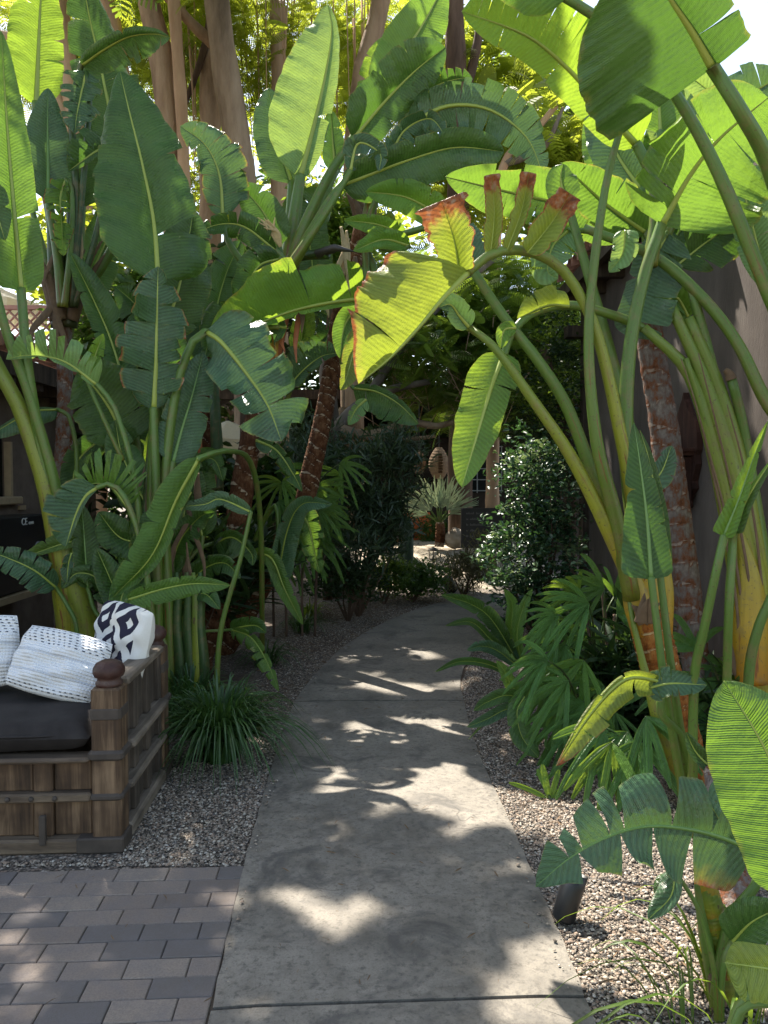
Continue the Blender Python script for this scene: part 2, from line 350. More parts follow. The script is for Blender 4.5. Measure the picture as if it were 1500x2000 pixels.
            for i in range(nr - 1):
                for j in range(NV - 1):
                    q = (i * NV + j, (i + 1) * NV + j, (i + 1) * NV + j + 1, i * NV + j + 1)
                    fs.append(q if side == 1 else q[::-1])
            uv = [(t[i] * L, sgn * vg[j]) for i in range(nr) for j in range(NV)]
            at = []
            for i in range(nr):
                for j in range(NV):
                    e = max(0, (vg[j] - .84) / .16) ** 1.5 * burn * 1.15 + max(0, (t[i] - tbs) / (1 - tbs)) * tipburn
                    if sb: e = max(e, sb * max(0, (vg[j] - .38) / .62))
                    if torn: e = max(e, .34 * burn * (1 if i in (0, nr - 1) else 0))
                    at.append(e)
            mb.add(vs, fs, uv, at)
    o = mb.build(name, M[mat], plant, True)
    pts = []; rad = []
    if pet:
        kd = pd if pd else (d[0], d[0]); m_ = len(pet)
        pp = [W(x, y, kd[0] + (kd[1] - kd[0]) * i / max(1, m_ - 1)) for i, (x, y) in enumerate(pet)]
        pp.append(P[0]); SP = spline(pp, 26); SP = SP[:-1]; pts += [Vector(q) for q in SP]
        rad += [(pr[0] + (pr[1] - pr[0]) * i / 25) * (kd[0] + (kd[1] - kd[0]) * i / 25) / F for i in range(25)]
        MB().tube(pts + [Vector(C[0]), Vector(C[1])], rad + [rad[-1], rad[-1]], 12, True, .45).build('leaf_stalk', M[pmat], o, True)
    r0 = pr[1] * d[0] / F * .72
    rp = [Vector(C[i] - Nn[i] * r0 * .1) for i in range(0, NT, 3)]
    MB().tube(rp, [max(.0012, r0 * (1 - .88 * (i / (len(rp) - 1)))) for i in range(len(rp))], 6).build('midrib', M[ribm], o, True)
    return o
def trunk(plant, pts, d, r, mat, name='trunk', bumpy=.05, n=26, step=.075):
    pts = grounded(pts, d[0]); r = [r[0]] * (len(pts) - len(r)) + list(r)
    NR = 150; dd = np.linspace(d[0], d[1], len(pts)); P = spline([W(x, y, q) for (x, y), q in zip(pts, dd)], NR); rr = np.interp(np.linspace(0, 1, NR), np.linspace(0, 1, len(r)), [q * z / F for q, z in zip(r, np.linspace(d[0], d[1], len(r)))])
    L = np.concatenate([[0], np.cumsum(np.linalg.norm(np.diff(P, axis=0), axis=1))]); ks = [-.3]
    while ks[-1] < L[-1] + .4: ks.append(ks[-1] + step * rnd.uniform(.45, 1.5))
    ks = np.array(ks); am = np.array([rnd.uniform(.3, 1.5) for _ in ks]); sl_ = np.array([rnd.uniform(0, 6.28) for _ in ks])
    vs = []; fs = []; uv = []; at = []; nrm = Vector((1, 0, 0)); wob = nprng.normal(size=(NR, n)) * .022
    for i in range(NR):
        t = Vector(P[min(i + 1, NR - 1)] - P[max(i - 1, 0)]).normalized(); nrm = (nrm - t * nrm.dot(t)).normalized(); bb = t.cross(nrm)
        for j in range(n + 1):
            a = 6.28319 * j / n; k0 = max(0, np.searchsorted(ks, L[i]) - 1); lq = L[i] + step * (.45 * math.sin(a + sl_[k0 % len(sl_)] * .25) + .10 * math.sin(2 * a + 9 * L[i]) + .05 * math.sin(7 * a + 31 * L[i]))
            k = min(len(ks) - 2, max(0, np.searchsorted(ks, lq) - 1)); f = (lq - ks[k]) / (ks[k + 1] - ks[k]); f = min(1, max(0, f))
            q = rr[i] * (1 + bumpy * am[k] * (1 - f) ** 1.5 + wob[i, j % n] + .03 * math.sin(2 * a + 5 * L[i])); vs.append(Vector(P[i]) + nrm * (math.cos(a) * q) + bb * (math.sin(a) * q)); uv.append((L[i], j / n)); at.append(f)
    for i in range(NR - 1):
        for j in range(n): fs.append((i * (n + 1) + j, i * (n + 1) + j + 1, (i + 1) * (n + 1) + j + 1, (i + 1) * (n + 1) + j))
    fs.append(tuple((NR - 1) * (n + 1) + j for j in range(n)))
    return MB().add(vs, fs, uv, at).build(name, M[mat], plant, True)
def stalk(plant, pts, d, r, mat='stalk', name='leaf_stalk', n=9, flat=None):
    if name == 'leaf_stalk': pts = grounded(pts, d[0]); r = [r[0]] * max(0, len(pts) - len(r)) + list(r) if len(pts) > 2 else r
    dd = np.linspace(d[0], d[1], len(pts)); P = spline([W(x, y, q) for (x, y), q in zip(pts, dd)], 30)
    rr = np.interp(np.linspace(0, 1, 30), np.linspace(0, 1, len(r)), [q * z / F for q, z in zip(r, np.linspace(d[0], d[1], len(r)))])
    return MB().tube([Vector(p) for p in P], list(rr), max(n, 10), True, .4 if mat.startswith('stalk') else 0, flat).build(name, M[mat], plant, True)
def sheaths(plant, cx, cy, d, n, ln, r, mat='dry', spread=.5, seed=1):
    """split old leaf bases bristling round a crown"""
    rg = random.Random(seed)
    for i in range(n):
        a = rg.uniform(-spread, spread); x0 = cx + rg.uniform(-r, r); l = ln * rg.uniform(.6, 1.1); dz = rg.uniform(-.12, .12)
        stalk(plant, [(x0, cy), (x0 + math.sin(a) * l * .5, cy - l * .5), (x0 + math.sin(a * 1.3) * l, cy - math.cos(a) * l)], (d + dz, d + dz * 1.5), [r * .55, r * .4, 1.2], mat, 'dry_leaf_base', 7, .5)
# ---------------------------------------------------------------- ground, path, pavers
def concrete():
    m, nt, p, out = newmat('path_concrete'); k = N(nt); o = k.pos()
    n1 = k.noise(o, 1.6, 6, .65); n2 = k.noise(o, 9, 6, .7, .4); n3 = k.noise(o, 120, 3)
    c = k.ramp(k.math('ADD', k.math('MULTIPLY', n1, .55), k.math('MULTIPLY', n2, .45)), [(.33, (.085, .074, .06)), (.46, (.165, .146, .118)), (.56, (.22, .195, .158)), (.7, (.28, .245, .198))])
    c = k.mix(k.ramp(n3, [(.35, (.35,) * 3), (.5, (0,) * 3)]), c, (.09, .085, .08))
    st = k.ramp(k.noise(o, 3.1, 4, .7, .8), [(.52, (0,) * 3), (.66, (.75,) * 3)]); c = k.mix(st, c, (.06, .055, .05)); c = k.mix(k.ramp(k.noise(o, 34, 5, .75), [(.36, (.7,) * 3), (.5, (0,) * 3)]), c, (.07, .062, .052))
    wv = k.n('TexVoronoi', feature='DISTANCE_TO_EDGE'); wv.inputs['Scale'].default_value = .75
    ov = k.n('VectorMath', operation='ADD'); k.l(o, ov.inputs[0]); nc = k.n('TexNoise'); nc.inputs['Scale'].default_value = 3; k.l(o, nc.inputs['Vector']); k.l(nc.outputs['Color'], ov.inputs[1]); k.l(ov.outputs[0], wv.inputs['Vector'])
    cr = k.ramp(wv.outputs['Distance'], [(0, (.8,) * 3), (.006, (0,) * 3)]); cr = k.math('MULTIPLY', cr, k.ramp(n1, [(.5, (0,) * 3), (.6, (1,) * 3)])); c = k.mix(cr, c, (.05, .045, .04))
    k.l(c, p.inputs['Base Color']); k.l(k.ramp(n2, [(.3, (.55,) * 3), (.7, (.9,) * 3)]), p.inputs['Roughness'])
    b = k.bump(n2, .35, .012); b = k.bump(n3, .35, .004, b); k.l(b, p.inputs['Normal']); return m
def gravelmat():
    m, nt, p, out = newmat('gravel_ground'); k = N(nt); o = k.pos()
    v = k.n('TexVoronoi'); v.inputs['Scale'].default_value = 72; k.l(o, v.inputs['Vector'])
    sc = k.n('SeparateColor'); k.l(v.outputs['Color'], sc.inputs[0])
    c = k.ramp(sc.outputs[0], [(0, (.06, .048, .037)), (.25, (.18, .145, .112)), (.5, (.29, .24, .187)), (.72, (.23, .165, .12)), (.88, (.39, .34, .28)), (1, (.11, .1, .095))], 'CONSTANT')
    c = k.mix(k.ramp(v.outputs['Distance'], [(.35, (0,) * 3), (.75, (.9,) * 3)]), c, (.03, .024, .018))
    soil = k.ramp(k.noise(o, 26, 6, .7), [(.3, (.03, .02, .013)), (.55, (.09, .06, .04)), (.75, (.2, .15, .1))])
    mk = k.ramp(k.noise(o, .9, 4, .6), [(.50, (0,) * 3), (.62, (1,) * 3)])
    sx = k.n('SeparateXYZ'); k.l(o, sx.inputs[0]); far = k.ramp(k.math('MULTIPLY', sx.outputs[1], .1), [(.45, (0,) * 3), (.62, (1,) * 3)]); far2 = k.ramp(k.math('MULTIPLY', sx.outputs[1], .1), [(.95, (1,) * 3), (1.1, (0,) * 3)])
    c = k.mix(k.math('MULTIPLY', k.math('MULTIPLY', k.math('ADD', mk, .25), far), far2), c, soil)
    k.l(c, p.inputs['Base Color']); p.inputs['Roughness'].default_value = .9
    k.l(k.bump(v.outputs['Distance'], -.9, .012), p.inputs['Normal']); return m
M['concrete'] = concrete(); M['gravel'] = gravelmat()
bm_ = MB(); gx = [-250, -60, -20, -8, -4, -2, 0, 2, 4, 8, 20, 60, 250]
GZ = -.018
bm_.add([(x, y, GZ) for y in gx for x in gx], [(j * 13 + i, j * 13 + i + 1, (j + 1) * 13 + i + 1, (j + 1) * 13 + i) for j in range(12) for i in range(12)])
tag(bm_.build('ground', M['gravel']), kind='structure')

def slab(mb, Lp, Rp, n):
    A = spline(Lp, n); B = spline(Rp, n); vs = []; fs = []
    mvs = 9
    jt = lambda i, s: .002 * math.sin(i * 1.9 + s) + .0015 * math.sin(i * 4.3 + 2 * s)
    for ii, (a, b) in enumerate(zip(A, B)):
        a = a + np.array([jt(ii, 1), 0, 0]); b = b + np.array([jt(ii, 5), 0, 0])
        for j in range(mvs):
            q = a + (b - a) * j / (mvs - 1); e = .006 if j in (0, mvs - 1) else 0
            vs.append((q[0], q[1], -e))
    for i in range(n - 1):
        for j in range(mvs - 1): fs.append((i * mvs + j, i * mvs + j + 1, (i + 1) * mvs + j + 1, (i + 1) * mvs + j))
    loop = [i * mvs for i in range(n)][::-1] + list(range(1, mvs)) + [i * mvs + mvs - 1 for i in range(1, n)] + [(n - 1) * mvs + j for j in range(mvs - 2, 0, -1)]
    b0 = len(vs); vs += [(vs[i][0], vs[i][1], -.12) for i in loop]; m_ = len(loop)
    for i in range(m_): fs.append((loop[i], loop[(i + 1) % m_], b0 + (i + 1) % m_, b0 + i))
    mb.add(vs, fs)
J1L, J1R, J2L, J2R = (413, 1966), (1143, 1942), (574, 1369), (906, 1367)
def off(p, dy): q = G(*p); q.y += dy; return q
pm = MB()
eL = (G(413, 1966) - G(475, 1690)).normalized(); eR = (G(1143, 1942) - G(1040, 1700)).normalized()
slab(pm, [off(J1L, -.010) + eL * 6, off(J1L, -.010) + eL * 2, off(J1L, -.010)], [off(J1R, -.010) + Vector((.05, -6, 0)), off(J1R, -.010) + eR * .6 + Vector((0, -1.4, 0)), off(J1R, -.010)], 20)
slab(pm, [off(J1L, .006)] + [G(*q) for q in ((475, 1690), (500, 1600), (535, 1480), (560, 1410))] + [off(J2L, -.012)], [off(J1R, .006)] + [G(*q) for q in ((1098, 1830), (1040, 1700), (1000, 1610), (940, 1480), (918, 1415))] + [off(J2R, -.012)], 50)
slab(pm, [off(J2L, .012)] + [G(*q) for q in ((620, 1310), (680, 1255), (760, 1210), (850, 1178), (940, 1162), (1060, 1152))], [off(J2R, .012)] + [G(*q) for q in ((899, 1330), (912, 1290), (945, 1250), (1020, 1222), (1120, 1205), (1240, 1195))], 50)
tag(pm.build('path', M['concrete'], None, False), kind='structure')

# pavers: every brick bevelled, one sheet
DV = Vector(((665 - 750) / 1500, 1, 0)).normalized(); DU = Vector((DV.y, -DV.x, 0)); PO = G(478, 1688)
def pavermat():
    m, nt, p, out = newmat('paver_brick'); k = N(nt); o = k.pos(); w = k.wear()
    c = k.ramp(w, [(0, (.118, .104, .094)), (.2, (.19, .15, .12)), (.42, (.215, .172, .138)), (.62, (.15, .12, .098)), (.78, (.24, .195, .155)), (.9, (.135, .116, .102))], 'CONSTANT')
    n = k.noise(o, 11, 6, .7); n2 = k.noise(o, 160, 3, .7); c = k.mix(k.ramp(n, [(.3, (.5,) * 3), (.6, (0,) * 3)]), c, (.14, .13, .135))
    c = k.mix(k.ramp(n2, [(.35, (.45,) * 3), (.6, (0,) * 3)]), c, (.1, .08, .07)); k.l(c, p.inputs['Base Color']); p.inputs['Roughness'].default_value = .8
    b = k.bump(n2, .35, .004); b = k.bump(n, .3, .01, b); k.l(b, p.inputs['Normal']); return m
M['paver'] = pavermat()
pv = MB(); rg = random.Random(3); top = -.004; BW, BH = .205, .1025
for r in range(46):
    off_ = 0 if r % 2 else BW / 2; u = 0.0
    y1 = -r * BH; y0 = y1 - BH
    cols = ([] if r % 2 else [(0, BW / 2)]) + [(off_ + i * BW, off_ + (i + 1) * BW) for i in range(22)]
    for a, b in cols:
        g = .0016; e = .0035; z = top + rg.uniform(-.002, .002); xs = (-b + g, -a - g); ys = (y0 + g, y1 - g); tl = [rg.uniform(-.0012, .0012) for _ in range(4)]
        vs = [PO + DU * x + DV * y + Vector((0, 0, -.05)) for x, y in ((xs[0], ys[0]), (xs[1], ys[0]), (xs[1], ys[1]), (xs[0], ys[1]))]
        vs += [PO + DU * x + DV * y + Vector((0, 0, z - e + t)) for (x, y), t in zip(((xs[0], ys[0]), (xs[1], ys[0]), (xs[1], ys[1]), (xs[0], ys[1])), tl)]
        vs += [PO + DU * x + DV * y + Vector((0, 0, z + t)) for (x, y), t in zip(((xs[0] + e, ys[0] + e), (xs[1] - e, ys[0] + e), (xs[1] - e, ys[1] - e), (xs[0] + e, ys[1] - e)), tl)]
        fs = [(8, 9, 10, 11)] + [(4 + i, 4 + (i + 1) % 4, 8 + (i + 1) % 4, 8 + i) for i in range(4)] + [(i, (i + 1) % 4, 4 + (i + 1) % 4, 4 + i) for i in range(4)]
        pv.add(vs, fs, None, [rg.random()] * 12)
tag(pv.build('paving', M['paver']), kind='structure')
sb = MB(); sb.add([PO + DU * x + DV * y + Vector((0, 0, -.014)) for x, y in ((-4.7, -4.72), (.02, -4.72), (.02, .01), (-4.7, .01))], [(0, 1, 2, 3)])
tag(sb.build('paving_sand', noisemat('joint_sand', [(.3, (.03, .025, .02)), (.7, (.1, .08, .06))], 40)), kind='structure')

# loose stones on the near gravel
def inpoly(P, x, y):
    c = np.zeros(len(x), bool); n = len(P)
    for i in range(n):
        x1, y1 = P[i][:2]; x2, y2 = P[(i + 1) % n][:2]
        with np.errstate(divide='ignore', invalid='ignore'): c ^= ((y1 > y) != (y2 > y)) & (x < (x2 - x1) * (y - y1) / (y2 - y1) + x1)
    return c
def scatter(polys, dens):
    out = []
    for P, dn in zip(polys, dens):
        P = [tuple(G(*q))[:2] for q in P]; a = np.array(P); lo, hi = a.min(0), a.max(0); n = int((hi - lo).prod() * dn)
        xy = lo + (hi - lo) * nprng.random((n, 2)); out.append(xy[inpoly(P, xy[:, 0], xy[:, 1])])
    return np.concatenate(out)
polyL = [(-60, 1686), (470, 1686), (497, 1600), (533, 1480), (556, 1412), (330, 1500), (235, 1670), (-60, 1680)]
polyL2 = [(572, 1366), (618, 1311), (678, 1256), (758, 1211), (848, 1179), (850, 1150), (600, 1180), (540, 1260), (480, 1360), (500, 1420)]
polyR = [(1175, 2060), (1146, 1942), (1042, 1700), (1002, 1610), (942, 1480), (907, 1367), (902, 1330), (916, 1290), (985, 1240), (1150, 1330), (1300, 1500), (1520, 1640), (1700, 2100)]
edgeL = [(413, 1966), (475, 1690), (535, 1480), (574, 1369), (620, 1310), (636, 1310), (592, 1369), (556, 1480), (500, 1690), (440, 1966)]; edgeR = [(1143, 1942), (1040, 1700), (940, 1480), (906, 1367), (899, 1330), (884, 1330), (888, 1367), (920, 1480), (1016, 1700), (1112, 1942)]
xy = scatter([polyL, polyL2, polyR], [19000, 4500, 14000]); ne = len(xy); xy = np.concatenate([xy, scatter([edgeL, edgeR], [500, 420])]); n = len(xy)
ico = np.array([(1, 0, 0), (-1, 0, 0), (0, 1, 0), (0, -1, 0), (0, 0, 1), (0, 0, -1), (.62, .62, .4), (-.62, .62, .4), (-.62, -.62, .4), (.62, -.62, .4)])
icf = np.array([(4, 6, 7), (4, 7, 8), (4, 8, 9), (4, 9, 6), (0, 6, 9), (0, 2, 6), (2, 7, 6), (2, 1, 7), (1, 8, 7), (1, 3, 8), (3, 9, 8), (3, 0, 9)])
sz = (.003 + .0065 * nprng.random(n) ** 3)[:, None] * (.7 + .6 * nprng.random((n, 3))); sz[:, 2] *= .7
an = nprng.random(n) * 6.28; ca, sa = np.cos(an), np.sin(an)
V = ico[None] * sz[:, None] * (1 + .25 * (nprng.random((n, 10, 1)) - .5)); X = V[:, :, 0] * ca[:, None] - V[:, :, 1] * sa[:, None]; Y = V[:, :, 0] * sa[:, None] + V[:, :, 1] * ca[:, None]
V = np.stack([X + xy[:, :1], Y + xy[:, 1:], V[:, :, 2] + np.where(np.arange(n) < ne, GZ + .003, .002)[:, None] + .005 * nprng.random((n, 1)) * (np.arange(n) < ne)[:, None]], 2)
Fq = (icf[None] + (np.arange(n) * 10)[:, None, None]).reshape(-1, 3)
me = bigmesh('gravel', V.reshape(-1, 3), Fq, np.repeat(nprng.random((n, 2)), 10, 0))
def pebmat():
    m, nt, p, out = newmat('pebbles'); k = N(nt); sx = k.n('SeparateXYZ'); k.l(k.uv(), sx.inputs[0])
    k.l(k.ramp(sx.outputs[0], [(0, (.075, .06, .046)), (.2, (.21, .168, .128)), (.42, (.31, .255, .197)), (.6, (.25, .18, .13)), (.74, (.42, .365, .295)), (.86, (.1, .09, .082)), (.95, (.42, .38, .32))], 'CONSTANT'), p.inputs['Base Color']); p.inputs['Roughness'].default_value = .8; return m
tag(link('gravel', me, pebmat(), None, False), 'loose tan and grey gravel on both sides of the path', None, None, 'stuff')

# ---------------------------------------------------------------- left building
M['wall_l'] = noisemat('wall_brown', [(.3, (.10, .075, .058)), (.55, (.15, .115, .09)), (.75, (.2, .16, .125))], 4, .9, .3, .01)
M['stucco'] = noisemat('stucco', [(.28, (.048, .040, .035)), (.5, (.09, .075, .066)), (.72, (.135, .114, .10))], 2.2, .9, .45, .008, (1, 1, .35), 7, .2, 60)
M['tile'] = noisemat('roof_tile', [(.28, (.09, .04, .03)), (.5, (.24, .11, .075)), (.75, (.36, .22, .16))], 5, .8, .4)
M['woodd'] = woodmat('dark_timber', (.02, .014, .01), (.05, .035, .025), (.09, .065, .045))
M['tan'] = plain('tan_paint', (.33, .25, .15), .6); M['black'] = plain('black_paint', (.012, .012, .013), .45, 0, .4)
M['white'] = plain('white_paint', (.75, .75, .73), .5, 0, .05); M['glass_d'] = plain('dark_glass', (.015, .02, .02), .08)
M['grey'] = plain('grey_metal', (.32, .34, .36), .4, .3)
def roof_tiles(mb, x0, z0, y0, y1, slope, ln, dirx, pitch=.24, r=.11):
    """rows of barrel tiles running up-slope from the eave x0 in direction dirx"""
    n = int((y1 - y0) / pitch)
    for i in range(n):
        yc = y0 + (i + .5) * pitch; nseg = max(1, int(ln / .4))
        for s in range(nseg):
            a = s * .4 - .03; b = a + .46; vs = []; fs = []; m_ = 9; dz = rnd.uniform(-.012, .012)
            for t, rr in ((a, r * 1.08), (b, r * .92)):
                for lay in (0, .018):
                    for j in range(m_):
                        th = math.pi * j / (m_ - 1); vs.append((x0 + dirx * t * math.cos(slope), yc + math.cos(th) * (rr - lay), z0 + t * math.sin(slope) + math.sin(th) * (rr - lay) * .95 + dz + .02 * (t == a)))
            for j in range(m_ - 1):
                fs += [(j, j + 1, 2 * m_ + j + 1, 2 * m_ + j), (m_ + j + 1, m_ + j, 3 * m_ + j, 3 * m_ + j + 1), (j + 1, j, m_ + j, m_ + j + 1), (2 * m_ + j, 2 * m_ + j + 1, 3 * m_ + j + 1, 3 * m_ + j)]
            mb.add(vs, fs)
LX = -3.32
bl = thing('garden_building', (LX - 1, 7, GZ), 'low brown building with red tiled eave behind the daybed', 'building')
mb = MB(); zs = (GZ, 1.42, 2.02, 2.5)
mb.box((LX - .1, 5.3, 1.25), (.2, 2.6 - .2, 2.5)).box((LX - .1, 7.85, 1.25), (.2, 2.0, 2.5)); mb.box((LX - .1, 6.675, .7), (.2, .35, 1.4)).box((LX - .1, 6.675, 2.26), (.2, .35, .48)); mb.box((LX - 1.6, 8.85, 1.25), (3.0, .18, 2.5))
mb.build('wall', M['wall_l'], bl)
wf = MB().box((LX + .01, 6.45, 1.43), (.12, .95, .07), bev=.01).box((LX - .02, 6.84, 1.7), (.06, .04, .5)).build('window', M['tan'], bl)
MB().box((LX - .09, 6.6, 1.72), (.02, .5, .62)).build('pane', M['glass_d'], wf)
mb = MB(); roof_tiles(mb, LX + .42, 2.62, 4.4, 9.2, .3, 2.4, -1); mb.build('roof', M['tile'], bl, True)
mb = MB().box((LX + .36, 6.8, 2.52), (.06, 4.9, .16)).box((LX - .5, 6.8, 2.52), (1.6, 4.8, .04))
for i in range(9): mb.box((LX + .1, 4.7 + i * .5, 2.44), (.5, .07, .12))
mb.build('eave_board', M['woodd'], bl)
MB().box((LX + .01, 7.02, 1.36), (.02, .12, .04)).build('wall_plate', M['tan'], bl)
def text(name, s, size, mat, parent, mtx, extr=.002):
    cu = bpy.data.curves.new(name, 'FONT'); cu.body = s; cu.size = size; cu.extrude = extr
    o = bpy.data.objects.new(name + '_src', cu); COL.objects.link(o); dg = bpy.context.evaluated_depsgraph_get()
    me = bpy.data.meshes.new_from_object(o.evaluated_get(dg)); me.transform(mtx); COL.objects.unlink(o); bpy.data.objects.remove(o); bpy.data.curves.remove(cu)
    me.materials.clear(); q = link(name, me, mat, parent, False); return q
bx = thing('black_box', (LX + .15, 6.2, .75), 'black wall cabinet with white lettering on the brown wall left of the daybed', 'cabinet')
MB().box((LX + .16, 6.2, 1.0), (.3, 1.32, .62), bev=.01).build('cabinet_body', M['black'], bx)
MB().box((LX + .17, 6.2, .655), (.36, 1.36, .05)).build('shelf', M['tan'], bx)
Mt = Matrix(((0, 0, 1, LX + .315), (1, 0, 0, 6.36), (0, 1, 0, 1.235), (0, 0, 0, 1)))
text('lettering', 'CE', .085, M['white'], bx, Mt); Mt2 = Mt.copy(); Mt2[1][3] = 6.49
text('lettering', 'com', .05, M['white'], bx, Mt2)
mb = MB(); mb.lathe([(.06, 0), (.06, .012), (.045, .012), (.045, .004)], 20, Matrix(((0, 0, 1, LX + .311), (1, 0, 0, 6.66), (0, 1, 0, 1.02), (0, 0, 0, 1)))); mb.build('round_port', M['grey'], bx)
# lattice fence above the roof
lt = thing('lattice_fence', W(20, 700, 9.2), 'pinkish diagonal lattice screen above the tiled roof', 'fence')
m_l = plain('lattice_paint', (.36, .2, .16), .8); mb = MB(); a0, a1 = W(-120, 690, 9.2), W(118, 690, 9.2); zt = W(0, 605, 9.2).z; zb = a0.z - .15; wd = a1.x - a0.x; hh = zt - zb
for s in (-1, 1):
    k = -hh
    while k < wd:
        p0 = (max(0, k), max(0, -k)); p1x = min(wd, k + hh); p1 = (p1x, p1x - k)
        if p1[0] - p0[0] > .03:
            q = [(a0.x + (x if s > 0 else wd - x), a0.y + s * .006, zb + z) for x, z in (p0, p1)]; mb.tube(q, .014, 4)
        k += .125
mb.build('lattice', m_l, lt)
mb = MB().box((a0.x + wd / 2, a0.y, zt + .02), (wd, .05, .05)).box((a0.x + wd / 2, a0.y, zb - .02), (wd, .05, .05))
for x in (0, wd): mb.box((a0.x + x, a0.y, (zb + zt) / 2 - .9), (.07, .07, hh + 1.9))
mb.build('frame', m_l, lt)
# parasols beyond the left clump
def parasol(px, py, d, r, lab):
    c = W(px, py, d); t = thing('parasol', (c.x, c.y, GZ), lab, 'parasol'); mb = MB(); n = 8
    vs = [(c.x, c.y, c.z + r * .42)] + [(c.x + r * math.cos(6.283 * i / n), c.y + r * math.sin(6.283 * i / n), c.z) for i in range(n)]; vs += [(v[0], v[1], v[2] - .16) for v in vs[1:]]
    mb.add(vs, [(0, 1 + i, 1 + (i + 1) % n) for i in range(n)] + [(1 + i, 1 + n + i, 1 + n + (i + 1) % n, 1 + (i + 1) % n) for i in range(n)])
    mb.build('canopy', folmat('parasol_cloth', (.75, .72, .62), (.8, .78, .7), (.9, .8, .5), .5, .8), t)
    MB().tube([(c.x, c.y, GZ), (c.x, c.y, c.z + r * .45)], .025, 8).build('pole', M['woodd'], t)
parasol(445, 862, 11.5, .75, 'added white parasol standing in for brightness behind the ringed trunks left of centre')  # parasol added for its backlit cloth, stands in for a bright patch
parasol(-30, 600, 12.5, 1.0, 'white parasol behind the lattice screen at the far left')
# ---------------------------------------------------------------- right building
RX = 2.62
br = thing('stucco_building', (RX + 1.5, 7, GZ), 'brown stucco building with red tiled eave on the right', 'building')
MB().box((RX + .15, 6.9, 1.95), (.3, 5.8, 4.0)).box((RX + 2, 9.95, 1.95), (3.4, .3, 4.0)).box((RX + 2, 3.9, 1.95), (3.4, .2, 4.0)).build('wall', M['stucco'], br)
mb = MB(); roof_tiles(mb, RX - .38, 4.12, 6.3, 10.2, .32, 2.4, 1, .26, .125); mb.build('roof', M['tile'], br, True)
mb = MB().box((RX - .3, 8.25, 4.03), (.07, 3.9, .17)).box((RX + .3, 8.25, 4.0), (1.2, 3.9, .04))
for i in range(6): mb.box((RX - .12, 6.4 + i * .7, 3.9), (.42, .1, .15))
mb.build('eave_board', M['woodd'], br)
MB().box((RX - .15, 9.9, 3.5), (.3, .2, .14)).box((RX - .03, 9.9, 2.0), (.1, .2, 4.0)).build('corner_post', M['woodd'], br)
# carved shelf on the stucco wall
sh = thing('carved_wall_shelf', (RX, 6.6, 1.3), 'dark red carved wooden wall shelf with scrolled outline on the stucco wall', 'shelf')
m_s = woodmat('carved_wood', (.014, .007, .005), (.04, .016, .011), (.075, .032, .022), .95)
half = [(0, 2.36), (.03, 2.3), (.06, 2.27), (.11, 2.2), (.2, 2.14), (.27, 2.1), (.3, 2.0), (.3, 1.86), (.27, 1.82), (.29, 1.74), (.25, 1.66), (.22, 1.6), (.24, 1.54), (.17, 1.5), (.12, 1.44), (.13, 1.39), (.07, 1.36), (.04, 1.3), (.05, 1.25), (0, 1.2)]
poly = [(-x, z) for x, z in half] + [(x, z) for x, z in half[::-1][1:-1]]
Mx = Matrix(((0, -1, 0, RX), (1, 0, 0, 6.62), (0, 0, 1, 0), (0, 0, 0, 1)))
MB().prism(poly, .005, .055, Mx).build('backplate', m_s, sh)
MB().box((RX - .15, 6.62, 1.86), (.2, .56, .035), bev=.008).box((RX - .13, 6.62, 1.83), (.17, .5, .03)).build('ledge', m_s, sh)
mb = MB()
for yy in (6.42, 6.82): mb.prism([(.06, 1.8), (.2, 1.8), (.19, 1.7), (.13, 1.62), (.14, 1.55), (.09, 1.5), (.06, 1.4)], -.02, .02, Matrix(((-1, 0, 0, RX), (0, 1, 0, yy), (0, 0, 1, 0), (0, 0, 0, 1))))
for i in range(5): mb.box((RX - .2, 6.42 + i * .1, 1.9), (.03, .03, .06), bev=.006)
mb.build('bracket', m_s, sh)
mb = MB().box((RX - .12, 6.62, 1.67), (.1, .4, .26)); mb.build('box_front', m_s, sh)
fl = thing('flood_light', (RX - .16, 6.78, 1.88), 'small grey floodlight standing on the carved shelf', 'light')
mb = MB().lathe([(.02, -.07), (.055, -.07), (.06, .05), (.05, .07), (.01, .06)], 16, Matrix.Translation((RX - .16, 6.86, 2.0)) @ Matrix.Rotation(R(80), 4, 'X')); mb.build('lamp_head', M['grey'], fl, True)
MB().box((RX - .15, 6.7, 1.985), (.1, .11, .09), bev=.02).build('housing', M['white'], fl); MB().tube([(RX - .15, 6.76, 1.875), (RX - .15, 6.76, 1.97)], .015, 8).build('bracket', M['grey'], fl)
# ---------------------------------------------------------------- daybed
O_ = G(238, 1664, GZ); RZ = math.atan2(-DV.x, DV.y); MD = Matrix.Translation(O_) @ Matrix.Rotation(RZ, 4, 'Z')
M['wood'] = woodmat('weathered_wood', (.016, .010, .007), (.085, .051, .029), (.23, .15, .088), .75, (1, 1, .07), 26)
M['wood_h'] = woodmat('weathered_rail', (.03, .022, .016), (.10, .072, .05), (.2, .15, .1), .75, (.07, 1, 1), 26)
M['wood_s'] = woodmat('weathered_side_rail', (.05, .04, .032), (.15, .12, .09), (.27, .22, .17), .75, (1, .07, 1), 26)
M['woodp'] = woodmat('weathered_side_panel', (.025, .02, .016), (.07, .055, .042), (.14, .11, .085), .8, (1, 1, .07), 26)
M['finial'] = woodmat('painted_finial', (.02, .01, .008), (.055, .024, .018), (.12, .08, .065), .5, (1, 1, 1), 12)
M['iron'] = plain('iron_strap', (.06, .046, .036), .75, .1, .5)
db = thing('daybed', O_, 'weathered carved wooden daybed with dark mattress beside the paving', 'daybed')
WD, DP = 2.05, .93
